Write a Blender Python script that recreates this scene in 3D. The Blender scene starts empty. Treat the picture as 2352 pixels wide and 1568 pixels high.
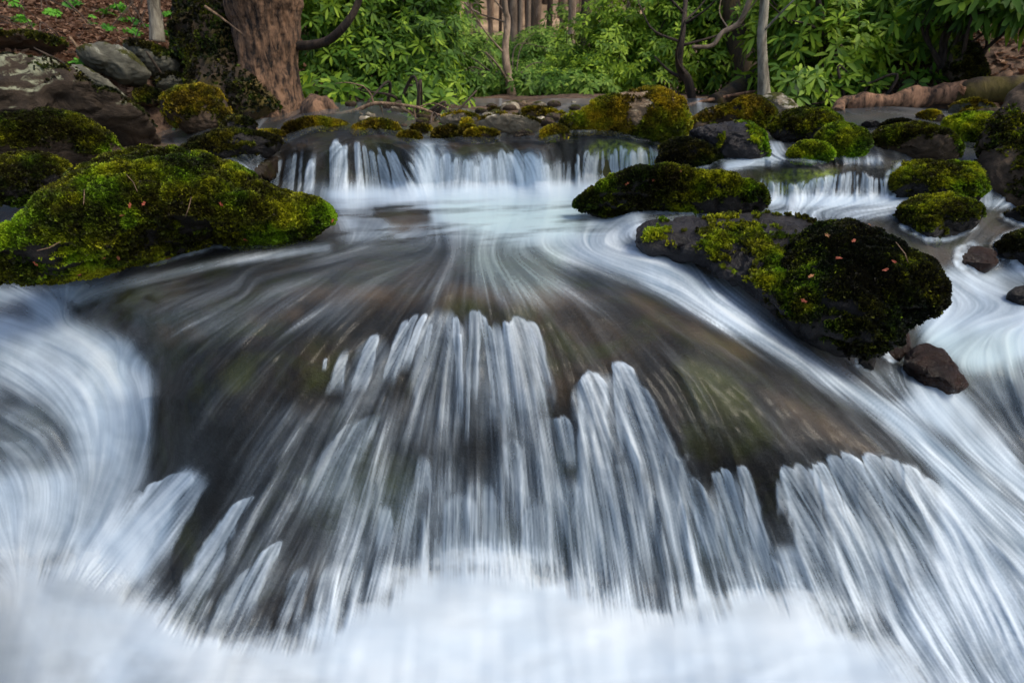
import bpy, math, random
import numpy as np
from math import radians
random.seed(7); RS = np.random.RandomState(11)
S = bpy.context.scene
COL = S.collection
# ------------------------------------------------------------------ camera
PW, PH, F = 2352.0, 1568.0, 1437.0          # working picture size and focal length in its pixels
CAM = np.array([0.0, 0.0, 1.15]); PITCH = radians(23.8)
cam = bpy.data.cameras.new('camera'); camo = bpy.data.objects.new('camera', cam); COL.objects.link(camo)
cam.sensor_width = 36; cam.lens = 36*F/PW; cam.clip_start = 0.02; cam.clip_end = 600
camo.location = CAM; camo.rotation_euler = (math.pi/2-PITCH, 0, 0)
cam.dof.use_dof = True; cam.dof.focus_distance = 1.75; cam.dof.aperture_fstop = 5.0
S.camera = camo
# ------------------------------------------------------------------ light
SUN_EL, SUN_AZ = radians(55), radians(112)
w = bpy.data.worlds.new('World'); S.world = w; w.use_nodes = True
nt = w.node_tree; bg = nt.nodes['Background']
sky = nt.nodes.new('ShaderNodeTexSky'); sky.sky_type = 'NISHITA'; sky.sun_disc = False
sky.sun_elevation = SUN_EL; sky.sun_rotation = SUN_AZ; sky.dust_density = 3.0; sky.ozone_density = 1.0
nt.links.new(sky.outputs[0], bg.inputs[0]); bg.inputs[1].default_value = 0.12
sl = bpy.data.lights.new('sun', 'SUN'); sl.energy = 1.15; sl.angle = radians(22); sl.color = (1, 0.92, 0.76)
so = bpy.data.objects.new('sun', sl); COL.objects.link(so)
from mathutils import Vector, Matrix
sd = Vector((math.sin(SUN_AZ)*math.cos(SUN_EL), math.cos(SUN_AZ)*math.cos(SUN_EL), math.sin(SUN_EL)))
so.rotation_euler = sd.to_track_quat('Z', 'Y').to_euler()
S.view_settings.view_transform = 'Standard'; S.view_settings.look = 'None'
S.view_settings.exposure = 0.74; S.view_settings.gamma = 1.0
# ------------------------------------------------------------------ pixel geometry (numpy)
cP, sP = math.cos(PITCH), math.sin(PITCH)
def rays(px, py):
    u = (np.asarray(px, float)-PW/2)/F; v = -(np.asarray(py, float)-PH/2)/F
    return np.stack([u, cP+v*sP, -sP+v*cP], -1)
def at(px, py, d):                      # point on the ray at forward distance Y=d
    r = rays(px, py); return CAM+r*(np.asarray(d)/r[..., 1])[..., None]
def atz(px, py, z):
    r = rays(px, py); t = (np.asarray(z)-CAM[2])/r[..., 2]; return CAM+r*t[..., None]
# ------------------------------------------------------------------ noise
def _h(ix, iy, iz, seed):
    n = (ix*374761393+iy*668265263+iz*2147483647+seed*1274126177) & 0xffffffff
    n = ((n ^ (n >> 13))*1274126177) & 0xffffffff
    n = (n ^ (n >> 16)) & 0xffffffff
    return n/4294967295.0
def vnoise(p, seed=0):
    p = np.asarray(p, float); i = np.floor(p).astype(np.int64); f = p-i; f = f*f*(3-2*f)
    r = 0
    for a in (0, 1):
        wx = f[..., 0] if a else 1-f[..., 0]
        for b in (0, 1):
            wy = f[..., 1] if b else 1-f[..., 1]
            for c in (0, 1):
                wz = f[..., 2] if c else 1-f[..., 2]
                r = r+wx*wy*wz*_h(i[..., 0]+a, i[..., 1]+b, i[..., 2]+c, seed)
    return r
def fbm(p, oct=4, seed=0, gain=0.5):
    p = np.asarray(p, float); r = 0; a = 1; t = 0
    for k in range(oct):
        r = r+a*(vnoise(p, seed+k*17)-.5); t += a*.5; a *= gain; p = p*2.03+11.7
    return r/t
def sst(a, b, x):
    t = np.clip((x-a)/(b-a), 0, 1); return t*t*(3-2*t)
# ------------------------------------------------------------------ mesh helpers
def tag(o, label=None, cat=None, group=None, kind=None):
    if label: o['label'] = label
    if cat: o['category'] = cat
    if group: o['group'] = group
    if kind: o['kind'] = kind
    return o
def mkmesh(name, V, Fq, mat, parent=None, smooth=True, attrs=None):
    V = np.asarray(V, np.float32); Fq = np.asarray(Fq, np.int32)
    me = bpy.data.meshes.new(name); n = Fq.shape[1]
    me.vertices.add(len(V)); me.vertices.foreach_set('co', V.ravel())
    me.loops.add(Fq.size); me.loops.foreach_set('vertex_index', Fq.ravel())
    me.polygons.add(len(Fq)); me.polygons.foreach_set('loop_start', np.arange(0, Fq.size, n, dtype=np.int32))
    me.polygons.foreach_set('use_smooth', np.full(len(Fq), smooth))
    for k, a in (attrs or {}).items():
        at_ = me.attributes.new(k, 'FLOAT', 'POINT'); at_.data.foreach_set('value', np.asarray(a, np.float32).ravel())
    me.update(calc_edges=True); me.materials.append(mat)
    o = bpy.data.objects.new(name, me); COL.objects.link(o)
    if parent: o.parent = parent
    return o
def empty(name, loc):
    o = bpy.data.objects.new(name, None); o.location = [float(v) for v in loc]; o.empty_display_size = .05; COL.objects.link(o); return o
def child(name, V, Fq, mat, root, **k):     # V in world coordinates, root unrotated
    return mkmesh(name, np.asarray(V)-np.array(root.location)[None], Fq, mat, root, **k)
def grid_faces(nr, nc, keep=None):
    i = np.arange(nr-1)[:, None]*nc+np.arange(nc-1)[None]
    q = np.stack([i, i+nc, i+nc+1, i+1], -1)
    if keep is not None: q = q[keep]
    return q.reshape(-1, 4)
# ------------------------------------------------------------------ materials
def newmat(name):
    m = bpy.data.materials.new(name); m.use_nodes = True; t = m.node_tree
    return m, t, t.nodes, t.links, t.nodes['Principled BSDF']
def N(t, typ, **k):
    n = t.nodes.new(typ)
    for a, b in k.items(): setattr(n, a, b)
    return n
def attr(t, name): return N(t, 'ShaderNodeAttribute', attribute_name=name).outputs['Fac']
def ramp(t, fac, stops):
    r = N(t, 'ShaderNodeValToRGB'); e = r.color_ramp.elements
    while len(e) < len(stops): e.new(0.5)
    for k, (p, c) in enumerate(stops): e[k].position = p; e[k].color = (*c, 1) if len(c) == 3 else c
    t.links.new(fac, r.inputs[0]); return r.outputs[0]
def noise(t, scale, detail=4, rough=.55, vec=None, dist=0):
    n = N(t, 'ShaderNodeTexNoise'); n.inputs['Scale'].default_value = scale; n.inputs['Detail'].default_value = detail
    n.inputs['Roughness'].default_value = rough; n.inputs['Distortion'].default_value = dist
    if vec is None: vec = N(t, 'ShaderNodeTexCoord').outputs['Object']
    t.links.new(vec, n.inputs['Vector']); return n.outputs['Fac']
def mixc(t, fac, a, b, mode='MIX'):
    n = N(t, 'ShaderNodeMix', data_type='RGBA', blend_type=mode)
    for s, v in ((n.inputs[0], fac), (n.inputs[6], a), (n.inputs[7], b)):
        if hasattr(v, 'links'): t.links.new(v, s)
        else: s.default_value = v if not isinstance(v, tuple) else (*v, 1)[:4]
    return n.outputs[2]
def mth(t, op, a, b=0.0, clamp=False):
    n = N(t, 'ShaderNodeMath', operation=op, use_clamp=clamp)
    for s, v in ((n.inputs[0], a), (n.inputs[1], b)):
        if hasattr(v, 'links'): t.links.new(v, s)
        else: s.default_value = v
    return n.outputs[0]
def bump(t, bs, h, strength=.5, dist=.01):
    b = N(t, 'ShaderNodeBump'); b.inputs['Strength'].default_value = strength; b.inputs['Distance'].default_value = dist
    t.links.new(h, b.inputs['Height']); t.links.new(b.outputs[0], bs.inputs['Normal'])

def rock_mat(name, dark, light, lichen=None, lich_amt=.6, rough=.75, moss=((.012, .014, .003), (.10, .10, .008)), scale=9, bstr=.9):
    m, t, nd, lk, bs = newmat(name)
    c = ramp(t, noise(t, scale, 8, .65), [(.3, dark), (.7, light)])
    if lichen:
        lf = ramp(t, noise(t, scale*1.3, 6, .7, dist=.6), [(lich_amt-.03, (0, 0, 0)), (lich_amt+.05, (1, 1, 1))])
        up = N(t, 'ShaderNodeNewGeometry').outputs['Normal']; sx = N(t, 'ShaderNodeSeparateXYZ'); lk.new(up, sx.inputs[0])
        lf = mth(t, 'MULTIPLY', lf, mth(t, 'MULTIPLY', mth(t, 'SUBTRACT', sx.outputs[2], .35), 3.0, True))
        c = mixc(t, lf, c, lichen)
    mc = ramp(t, noise(t, 60, 3, .7), [(.3, moss[0]), (.72, moss[1])])
    ma = attr(t, 'moss')
    mf = mth(t, 'MULTIPLY', mth(t, 'SUBTRACT', mth(t, 'ADD', ma, mth(t, 'MULTIPLY', mth(t, 'SUBTRACT', noise(t, 22, 5, .7), .5), 1.1)), .42), 6, True)
    c = mixc(t, mf, c, mc); lk.new(c, bs.inputs['Base Color'])
    r = mth(t, 'ADD', mth(t, 'MULTIPLY', mf, .9-rough), rough); lk.new(r, bs.inputs['Roughness']); bs.inputs['Specular IOR Level'].default_value = .35
    h = mth(t, 'ADD', mth(t, 'ADD', noise(t, 40, 8, .7), mth(t, 'MULTIPLY', noise(t, 9, 10, .75, dist=1.2), 2.2)), mth(t, 'MULTIPLY', mth(t, 'MULTIPLY', noise(t, 150, 3, .7), mf), 1.0))
    bump(t, bs, h, bstr, .012)
    return m
M = {}
M['wet'] = rock_mat('wet_dark_stone', (.006, .005, .005), (.035, .029, .025), rough=.42)
M['wetpurple'] = rock_mat('wet_grey_stone', (.006, .005, .006), (.042, .036, .036), rough=.3)
M['brownwet'] = rock_mat('wet_brown_stone', (.006, .003, .002), (.05, .022, .013), rough=.16)
M['brown'] = rock_mat('brown_stone', (.025, .017, .011), (.13, .085, .05), rough=.7)
M['lichen'] = rock_mat('lichen_stone', (.012, .008, .005), (.075, .05, .03), (.30, .31, .20), .53, scale=9)
M['grey'] = rock_mat('grey_stone', (.05, .048, .035), (.20, .19, .14), (.36, .36, .28), .55)
M['pale'] = rock_mat('pale_stone', (.15, .12, .08), (.48, .40, .28), (.62, .57, .44), .5)
M['tan'] = rock_mat('tan_stone', (.09, .055, .03), (.36, .25, .15), (.45, .38, .25), .55)

def moss_mat(name, dark, mid, bright):
    m, t, nd, lk, bs = newmat(name)
    c = ramp(t, attr(t, 'tone'), [(0, dark), (.5, mid), (1, bright)])
    if 'moss' in name: c = mixc(t, ramp(t, noise(t, 7, 3), [(.42, (0, 0, 0)), (.62, (1, 1, 1))]), c, mixc(t, 1.0, c, (.55, .95, .9), 'MULTIPLY'))
    lk.new(c, bs.inputs['Base Color'])
    bs.inputs['Roughness'].default_value = .6; bs.inputs['Specular IOR Level'].default_value = .3
    tr = N(t, 'ShaderNodeBsdfTranslucent'); lk.new(c, tr.inputs[0]); mx = N(t, 'ShaderNodeMixShader'); mx.inputs[0].default_value = .3
    lk.new(bs.outputs[0], mx.inputs[1]); lk.new(tr.outputs[0], mx.inputs[2]); lk.new(mx.outputs[0], nd['Material Output'].inputs[0])
    return m
M['moss'] = moss_mat('moss', (.018, .014, .003), (.11, .115, .006), (.50, .50, .015))
M['moss_bright'] = moss_mat('bright_moss', (.03, .04, .004), (.26, .30, .01), (.72, .74, .03))
M['moss_dull'] = moss_mat('dull_moss', (.01, .009, .003), (.055, .05, .006), (.25, .22, .015))
M['moss_black'] = moss_mat('blackish_moss', (.008, .007, .003), (.045, .045, .005), (.42, .42, .015))
M['moss_gold'] = moss_mat('golden_moss', (.05, .035, .004), (.27, .19, .010), (.62, .46, .02))
M['leaf'] = moss_mat('glossy_leaf', (.006, .022, .003), (.07, .165, .010), (.38, .54, .035))
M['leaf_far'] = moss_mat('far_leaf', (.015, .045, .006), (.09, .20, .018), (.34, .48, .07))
M['herb'] = moss_mat('herb_leaf', (.02, .09, .01), (.07, .28, .015), (.2, .5, .04))
M['litter'] = moss_mat('dry_leaf', (.03, .014, .008), (.16, .075, .04), (.42, .26, .16))
M['redleaf'] = moss_mat('red_leaf', (.2, .03, .02), (.4, .1, .05), (.55, .3, .12))

def bark_mat(name, dark, light, sc=14, green=None):
    m, t, nd, lk, bs = newmat(name)
    tc = N(t, 'ShaderNodeTexCoord'); mp = N(t, 'ShaderNodeMapping'); mp.inputs['Scale'].default_value = (1, 1, .28); lk.new(tc.outputs['Object'], mp.inputs[0])
    nf = noise(t, sc, 8, .7, mp.outputs[0], .4)
    c = ramp(t, nf, [(.40, dark), (.60, light)])
    if green: c = mixc(t, ramp(t, noise(t, 4, 4), [(.5, (0, 0, 0)), (.62, (1, 1, 1))]), c, green)
    lk.new(c, bs.inputs['Base Color']); bs.inputs['Roughness'].default_value = .85; bump(t, bs, nf, .9, .03); return m
M['bark'] = bark_mat('furrowed_bark', (.014, .008, .005), (.27, .15, .082), 30)
M['bark_pale'] = bark_mat('pale_bark', (.12, .10, .07), (.40, .36, .27), 20)
M['bark_dark'] = bark_mat('dark_bark', (.012, .007, .004), (.06, .038, .024), 20)
M['bark_far'] = bark_mat('far_bark', (.12, .08, .05), (.36, .26, .18), 8)  # pale warm tone puts distance haze into the bark colour
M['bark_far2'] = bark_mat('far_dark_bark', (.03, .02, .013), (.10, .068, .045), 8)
M['bark_moss'] = bark_mat('mossy_bark', (.008, .005, .002), (.06, .036, .014), 14, (.085, .062, .005))
M['wood_red'] = bark_mat('broken_wood', (.03, .015, .008), (.42, .22, .12), 18)
M['twig'] = bark_mat('dry_twig', (.10, .06, .035), (.34, .22, .13), 30)

# bed rock below the water
def bed_mat():
    m, t, nd, lk, bs = newmat('submerged_rock')
    tc = N(t, 'ShaderNodeTexCoord').outputs['Object']
    c = ramp(t, noise(t, 3.2, 6, .6), [(.34, (.004, .003, .002)), (.5, (.018, .012, .007)), (.68, (.060, .036, .018))])
    c = mixc(t, attr(t, 'low_dark'), c, mixc(t, .75, c, (.010, .010, .012), 'MIX'))
    g = ramp(t, noise(t, 4.5, 5, .65, tc, .5), [(.50, (0, 0, 0)), (.64, (1, 1, 1))])
    c = mixc(t, mth(t, 'MULTIPLY', g, .8), c, (.028, .030, .003))
    c = mixc(t, mth(t, 'MULTIPLY', attr(t, 'tan'), .8, True), c, (.11, .068, .036)); c = mixc(t, mth(t, 'MULTIPLY', attr(t, 'olive'), .8, True), c, (.05, .055, .004))
    g2 = attr(t, 'moss')
    c = mixc(t, g2, c, ramp(t, noise(t, 50, 4), [(.35, (.03, .04, .004)), (.7, (.30, .36, .02))]))
    lk.new(c, bs.inputs['Base Color']); bs.inputs['Roughness'].default_value = .45; bs.inputs['Specular IOR Level'].default_value = .2
    bump(t, bs, noise(t, 30, 8, .7), .8, .012); return m
M['bed'] = bed_mat()

def water_mat():
    m, t, nd, lk, bs = newmat('flowing_water')
    out = nd['Material Output']
    foam = attr(t, 'foam'); st = attr(t, 'streak')
    bs.inputs['Base Color'].default_value = (.80, .865, .90, 1); bs.inputs['Roughness'].default_value = .55
    bs.inputs['Specular IOR Level'].default_value = .25
    c = ramp(t, st, [(0, (.36, .55, .76)), (1, (.82, .915, .98))]); c = mixc(t, attr(t, 'aqua'), c, (.62, .84, .80)); lk.new(c, bs.inputs['Base Color'])  # blue cast of skylight is put into the low end of the white
    tr = N(t, 'ShaderNodeBsdfTransparent'); tr.inputs[0].default_value = (.93, .96, .95, 1)
    gl = N(t, 'ShaderNodeBsdfGlossy'); gl.inputs['Roughness'].default_value = .3
    fr = N(t, 'ShaderNodeFresnel'); fr.inputs[0].default_value = 1.33
    m1 = N(t, 'ShaderNodeMixShader'); lk.new(mth(t, 'MULTIPLY', fr.outputs[0], .42), m1.inputs[0]); lk.new(tr.outputs[0], m1.inputs[1]); lk.new(gl.outputs[0], m1.inputs[2])
    tl = N(t, 'ShaderNodeBsdfTranslucent'); lk.new(c, tl.inputs[0])
    mw = N(t, 'ShaderNodeMixShader'); mw.inputs[0].default_value = .25; lk.new(bs.outputs[0], mw.inputs[1]); lk.new(tl.outputs[0], mw.inputs[2])
    m2 = N(t, 'ShaderNodeMixShader'); lk.new(foam, m2.inputs[0]); lk.new(m1.outputs[0], m2.inputs[1]); lk.new(mw.outputs[0], m2.inputs[2])
    lk.new(m2.outputs[0], out.inputs[0]); return m
M['water'] = water_mat()

def ground_mat():
    m, t, nd, lk, bs = newmat('leaf_litter_ground')
    c = ramp(t, noise(t, 5, 8, .75), [(.32, (.02, .012, .007)), (.52, (.09, .05, .03)), (.7, (.22, .13, .08))])
    fn = ramp(t, noise(t, 22, 4, .7), [(.42, (0, 0, 0)), (.6, (1, 1, 1))])
    c = mixc(t, mth(t, 'MULTIPLY', fn, .55), c, (.27, .17, .11))
    c = mixc(t, attr(t, 'far'), c, ramp(t, noise(t, 1.3, 8, .75), [(.35, (.33, .21, .12)), (.65, (.66, .47, .30))]))  # far slope painted paler and warmer so it looks sunlit
    c = mixc(t, attr(t, 'moss'), c, (.05, .05, .008))
    lk.new(c, bs.inputs['Base Color']); bs.inputs['Roughness'].default_value = .9
    bump(t, bs, noise(t, 30, 8, .75), 1, .03); return m
M['ground'] = ground_mat()

# ------------------------------------------------------------------ WATER SURFACE
GS = 2.15                                  # grid step in working pixels
X0, X1, Y0, Y1 = -560, 2920, 226, 1900
gx = np.arange(X0, X1, GS); gy = np.arange(Y0, Y1, GS)
NX, NY = len(gx), len(gy)
PX, PY = np.meshgrid(gx, gy)
CS = 16
cx_ = np.arange(X0-CS, X1+2*CS, CS); cy_ = np.arange(Y0-CS, Y1+2*CS, CS)
CX, CY = np.meshgrid(cx_, cy_)
def up(c, px=PX, py=PY, x0=None, y0=None, cs=CS):     # bilinear sample of coarse grid
    x0 = X0-CS if x0 is None else x0; y0 = Y0-CS if y0 is None else y0
    fx = np.clip((px-x0)/cs, 0, c.shape[1]-1.001); fy = np.clip((py-y0)/cs, 0, c.shape[0]-1.001)
    ix = fx.astype(int); iy = fy.astype(int); fx = fx-ix; fy = fy-iy
    return (c[iy, ix]*(1-fx)+c[iy, ix+1]*fx)*(1-fy)+(c[iy+1, ix]*(1-fx)+c[iy+1, ix+1]*fx)*fy
def boxblur(a, r):
    if r < 1: return a
    for ax in (0, 1):
        p = np.pad(a, [(r+1, r) if k == ax else (0, 0) for k in (0, 1)], mode='edge')
        c = np.cumsum(p, ax); n = a.shape[ax]
        a = (np.take(c, range(2*r+1, 2*r+1+n), ax)-np.take(c, range(0, n), ax))/(2*r+1)
    return a
def blur(a, r):
    r = max(1, int(round(r*.6)))
    return boxblur(boxblur(boxblur(a, r), r), r)
# heights (px, py, z): hand-read levels of the water surface
HC = [
 # stream above the falls
 (-400,300,.865),(100,300,.86),(600,290,.857),(1000,290,.857),(1500,300,.857),(1900,300,.86),(2400,280,.875),(2800,300,.875),
 (600,250,.86),(1200,250,.86),(1800,250,.865),(2352,250,.88),(2800,240,.88),(-400,240,.87),
 # upper crest
 (600,382,.76),(640,350,.81),(700,322,.858),(780,311,.872),(860,313,.870),(920,338,.84),(962,375,.79),
 (1010,335,.845),(1080,325,.852),(1150,326,.852),(1210,340,.84),(1235,362,.81),(1300,336,.845),(1380,316,.864),(1450,314,.866),(1500,345,.83),
 (620,430,.655),(720,445,.648),(820,445,.648),(900,443,.648),(1000,432,.66),(1100,440,.65),(1200,436,.65),(1300,428,.655),(1400,425,.66),(1500,410,.69),
 (480,385,.76),(540,372,.79),(400,420,.66),(200,430,.68),
 # upper pool
 (0,480,.62),(-300,500,.62),(800,470,.65),(1000,470,.65),(1250,470,.65),(1350,460,.65),(900,490,.655),(940,520,.62),(800,530,.60),(1100,515,.64),(1300,520,.625),
 (1450,490,.665),(1550,500,.66),(1420,560,.60),(1300,565,.615),
 # right cascade
 (1660,380,.79),(1750,372,.80),(1850,376,.795),(1950,376,.795),(2050,378,.79),(2352,350,.82),(2700,350,.82),
 (1760,450,.665),(1850,462,.655),(1950,462,.655),(2040,458,.66),(2200,475,.65),(2352,465,.65),(2700,460,.65),
 (1750,500,.635),(1850,500,.64),(1980,500,.63),(2000,560,.60),(2130,560,.58),(2250,520,.61),(2352,540,.58),(2180,620,.50),(2300,620,.48),(2200,700,.42),(2352,700,.42),(2352,800,.36),(2700,700,.40),
 (2130,800,.36),(2200,870,.33),(2352,900,.28),(2080,860,.33),(2280,980,.18),(2352,1080,.12),(2700,1000,.12),(2200,960,.24),(2100,900,.33),
 # dome crest
 (1050,545,.655),(1050,600,.662),(1050,650,.648),(1050,700,.615),(800,560,.64),(700,600,.635),(600,620,.62),(450,640,.60),(300,650,.565),(180,660,.53),
 (1250,600,.652),(1250,700,.605),(1400,600,.62),(1500,640,.59),(1400,720,.58),(1620,680,.55),(1600,780,.54),(1750,750,.50),(1850,820,.45),(1750,880,.47),(1950,900,.40),(1900,960,.40),(2060,980,.335),(2150,1060,.27),(2050,1060,.32),(2352,1230,.13),(2250,1150,.19),
 (800,650,.622),(800,740,.575),(600,700,.58),(600,800,.53),(450,740,.54),(300,740,.50),(420,850,.46),(360,950,.37),(500,950,.41),(240,700,.50),
 # dome front
 (1000,720,.60),(1000,780,.55),(1000,880,.465),(1000,1000,.365),(1000,1100,.27),(1000,1200,.17),(1000,1280,.09),
 (1150,740,.59),(1200,800,.54),(1250,900,.465),(1280,1000,.375),(1280,1100,.28),(1280,1200,.18),(1280,1300,.07),
 (850,780,.545),(800,880,.47),(750,1000,.375),(700,1100,.285),(650,1200,.19),(620,1300,.10),(600,1400,.03),(800,1300,.08),
 (550,1100,.28),(450,1100,.24),(400,1200,.14),(350,1300,.07),(500,1250,.13),
 (1420,840,.51),(1400,950,.42),(1450,1050,.33),(1480,1200,.19),(1500,1340,.05),
 (1600,900,.47),(1600,1060,.34),(1650,1100,.29),(1680,1220,.17),(1720,1330,.06),
 (1800,1060,.34),(1850,1150,.24),(1900,1250,.15),(1950,1360,.05),(1750,1180,.22),
 (1950,1030,.355),(2050,1120,.25),(2150,1220,.16),(2250,1320,.08),(2352,1400,.05),(2100,1400,.04),
 # left chute
 (-300,700,.48),(0,680,.49),(100,720,.46),(0,850,.37),(200,850,.38),(310,850,.36),(100,1000,.24),(250,1000,.24),(330,1000,.26),(0,1100,.14),(200,1150,.11),(330,1130,.15),(-300,1000,.22),(-300,1300,.05),(100,1280,.05),
 # foam pool
 (0,1400,.02),(300,1420,.02),(600,1480,.0),(900,1400,.04),(1100,1340,.06),(1300,1400,.04),(1200,1500,.04),(1600,1440,.02),(1800,1420,.03),(2100,1520,.0),(2352,1560,.0),
 (0,1650,0),(600,1650,0),(1200,1650,.01),(1800,1650,0),(2352,1700,0),(-400,1600,0),(2800,1400,.03),(2800,1700,0),(0,1900,0),(1200,1900,0),(2352,1900,0),(-500,1900,0),(2900,1900,0),
]
HC = np.array(HC, float)
def tps(P, v, Q, lam=1e-3):
    s = 400.0; P = P/s; Q = Q/s
    def U(r2): return np.where(r2 > 0, .5*r2*np.log(np.maximum(r2, 1e-12)), 0)
    n = len(P); K = U(((P[:, None]-P[None])**2).sum(-1))+lam*np.eye(n)
    T = np.hstack([np.ones((n, 1)), P]); A = np.block([[K, T], [T.T, np.zeros((3, 3))]])
    w_ = np.linalg.solve(A, np.concatenate([v, np.zeros(3)]))
    out = np.zeros(len(Q))
    for k in range(0, len(Q), 20000):
        q = Q[k:k+20000]; out[k:k+20000] = U(((q[:, None]-P[None])**2).sum(-1))@w_[:n]+w_[n]+q@w_[n+1:]
    return out
zc = tps(HC[:, :2]*np.array([1, 1.0]), HC[:, 2], np.stack([CX.ravel(), CY.ravel()], -1), 2e-4).reshape(CX.shape)
Z = blur(up(zc), 4)

# flow strokes
ST = [
 [(1000,562),(880,582),(720,618),(560,668),(420,730),(310,800),(260,860)],
 [(1010,580),(900,612),(740,680),(600,780),(480,900),(400,1020),(360,1090)],
 [(1025,592),(920,650),(790,770),(680,900),(570,1060),(460,1230),(350,1390),(200,1600)],
 [(1040,600),(950,690),(860,830),(770,1000),(690,1170),(600,1340),(520,1500),(450,1750)],
 [(1055,606),(1000,720),(930,880),(880,1050),(840,1200),(800,1330),(760,1500),(720,1750)],
 [(1080,600),(1062,720),(1053,900),(1045,1100),(1040,1280),(1035,1500),(1030,1750)],
 [(1105,600),(1135,720),(1155,860),(1172,1050),(1180,1280),(1190,1500)],
 [(1130,598),(1205,700),(1260,850),(1300,1050),(1330,1290),(1350,1500),(1370,1750)],
 [(1155,594),(1300,700),(1410,870),(1480,1060),(1530,1330),(1560,1500)],
 [(1175,588),(1400,700),(1560,880),(1665,1100),(1740,1320),(1800,1500),(1860,1750)],
 [(1200,580),(1480,690),(1720,860),(1870,1040),(1975,1220),(2060,1420),(2180,1600),(2300,1800)],
 [(1230,572),(1560,670),(1830,840),(2040,1030),(2175,1220),(2300,1480)],
 [(1270,562),(1450,590),(1640,680),(1850,810),(2080,980),(2352,1240),(2600,1500)],
 [(850,450),(855,490),(820,545)],[(1000,450),(1005,500),(1030,570)],[(1120,450),(1120,500),(1095,570)],[(1230,450),(1210,510),(1160,570)],[(1300,445),(1290,500),(1250,555)],[(1400,500),(1350,540),(1330,570)],
 [(750,560),(600,600),(400,650),(200,700),(120,740)],
 [(-300,690),(0,730),(180,790),(300,880),(322,980),(295,1100),(245,1200),(190,1290)],
 [(-400,860),(-50,920),(100,1000),(160,1100),(150,1200),(110,1290)],[(-560,1060),(-300,1140),(-100,1250),(0,1340)],
 [(60,690),(150,740),(260,800)],
 [(430,1090),(340,1180),(240,1290),(150,1370)],
 [(110,1290),(70,1420),(30,1600)],[(190,1290),(150,1420),(100,1600)],
 [(1560,495),(1450,500),(1380,540),(1350,570)],[(760,480),(800,520),(810,545)],
 [(800,312),(700,330),(630,370),(590,405)],[(800,318),(760,360),(740,440)],[(820,318),(830,370),(835,440)],[(850,316),(890,360),(925,435)],[(900,325),(950,370),(985,430)],
 [(480,365),(540,380),(600,410)],
 [(980,335),(985,380),(990,430)],[(1060,328),(1050,380),(1040,432)],[(1140,330),(1145,380),(1150,435)],[(1200,340),(1230,380),(1250,430)],
 [(1250,350),(1250,390),(1245,430)],[(1330,335),(1325,380),(1320,425)],[(1400,325),(1405,370),(1408,410)],[(1490,335),(1505,370),(1512,400)],
 [(900,306),(1100,318),(1300,316)],[(1500,300),(1300,305),(1100,310)],
 [(1660,385),(1720,375),(1800,368),(1880,372)],[(1760,400),(1755,430),(1760,455)],[(1850,385),(1850,420),(1855,460)],[(1950,385),(1945,420),(1930,460)],[(2020,385),(2025,420),(2030,460)],
 [(2100,470),(1950,480),(1800,490),(1700,488)],[(1800,480),(1900,510),(1990,560),(2080,610)],[(2250,400),(2260,430),(2265,460)],[(1780,325),(1782,345),(1790,365)],
 [(2352,480),(2280,500),(2240,540),(2200,600)],[(2180,620),(2250,660),(2352,690)],[(2352,720),(2250,740),(2150,790),(2090,850)],[(2300,780),(2320,860),(2352,960)],
 [(2100,870),(2150,940),(2220,1020),(2352,1130),(2500,1250)],[(2180,880),(2250,940),(2330,1040)],
 [(1620,600),(1680,650),(1760,720),(1850,800)],[(2000,260),(2100,275),(2300,290)],[(0,490),(100,480)],
]
for s_i in range(13): ST[s_i] = [((1105+(x-1105)*1.4) if y < 625 else x, y) for x, y in ST[s_i]]
sp, sdv = [], []
for s in ST:
    s = np.array(s, float)
    for a, b in zip(s[:-1], s[1:]):
        L = np.hypot(*(b-a)); n = max(1, int(L/25)); dv = (b-a)/L
        for k in range(n): sp.append(a+(b-a)*(k+.5)/n); sdv.append(dv)
sp = np.array(sp, float); sdv = np.array(sdv)
Q = np.stack([CX.ravel(), CY.ravel()], -1); Q = Q.astype(float); U_ = np.zeros_like(Q)
for k in range(0, len(Q), 4000):
    d2 = ((Q[k:k+4000, None]-sp[None])**2).sum(-1)+300
    wt = 1/d2**1.6; U_[k:k+4000] = wt@sdv
U_ /= np.linalg.norm(U_, axis=1, keepdims=True)+1e-9
fu = up(U_[:, 0].reshape(CX.shape)); fv = up(U_[:, 1].reshape(CX.shape))
fn_ = np.hypot(fu, fv)+1e-9; fu /= fn_; fv /= fn_
FU = fu; FV = fv
def lic(src, L, step=1.0):
    acc = src.copy(); n = 1
    idx = np.arange(NY)[:, None]+np.zeros((1, NX)); jdx = np.arange(NX)[None]+np.zeros((NY, 1))
    for sg in (1, -1):
        y = idx.copy(); x = jdx.copy()
        for k in range(L):
            iy = np.clip(y, 0, NY-1).astype(np.int32); ix = np.clip(x, 0, NX-1).astype(np.int32)
            x += sg*step*FU[iy, ix]; y += sg*step*FV[iy, ix]
            iy = np.clip(y+.5, 0, NY-1).astype(np.int32); ix = np.clip(x+.5, 0, NX-1).astype(np.int32)
            wgt = .5+.5*math.cos(math.pi*k/L); acc = acc+wgt*src[iy, ix]; n += wgt
    acc = acc/n; acc -= blur(acc, 60); return acc/acc.std()
wn = RS.rand(NY, NX)
L1 = lic(wn, 34); L1 = (L1*2+np.roll(L1, 1, 0)+np.roll(L1, -1, 0)+np.roll(L1, 1, 1)+np.roll(L1, -1, 1))/6; L1 /= L1.std()
L2 = lic(blur(RS.rand(NY, NX), 3), 30, 2.0)
L3 = lic(blur(RS.rand(NY, NX), 9), 34, 3.0)
LW = L1*.55+L2*.8+L3*.5; LW /= LW.std(); LF = L1*.6+L2*.9; LF /= LF.std()

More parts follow.
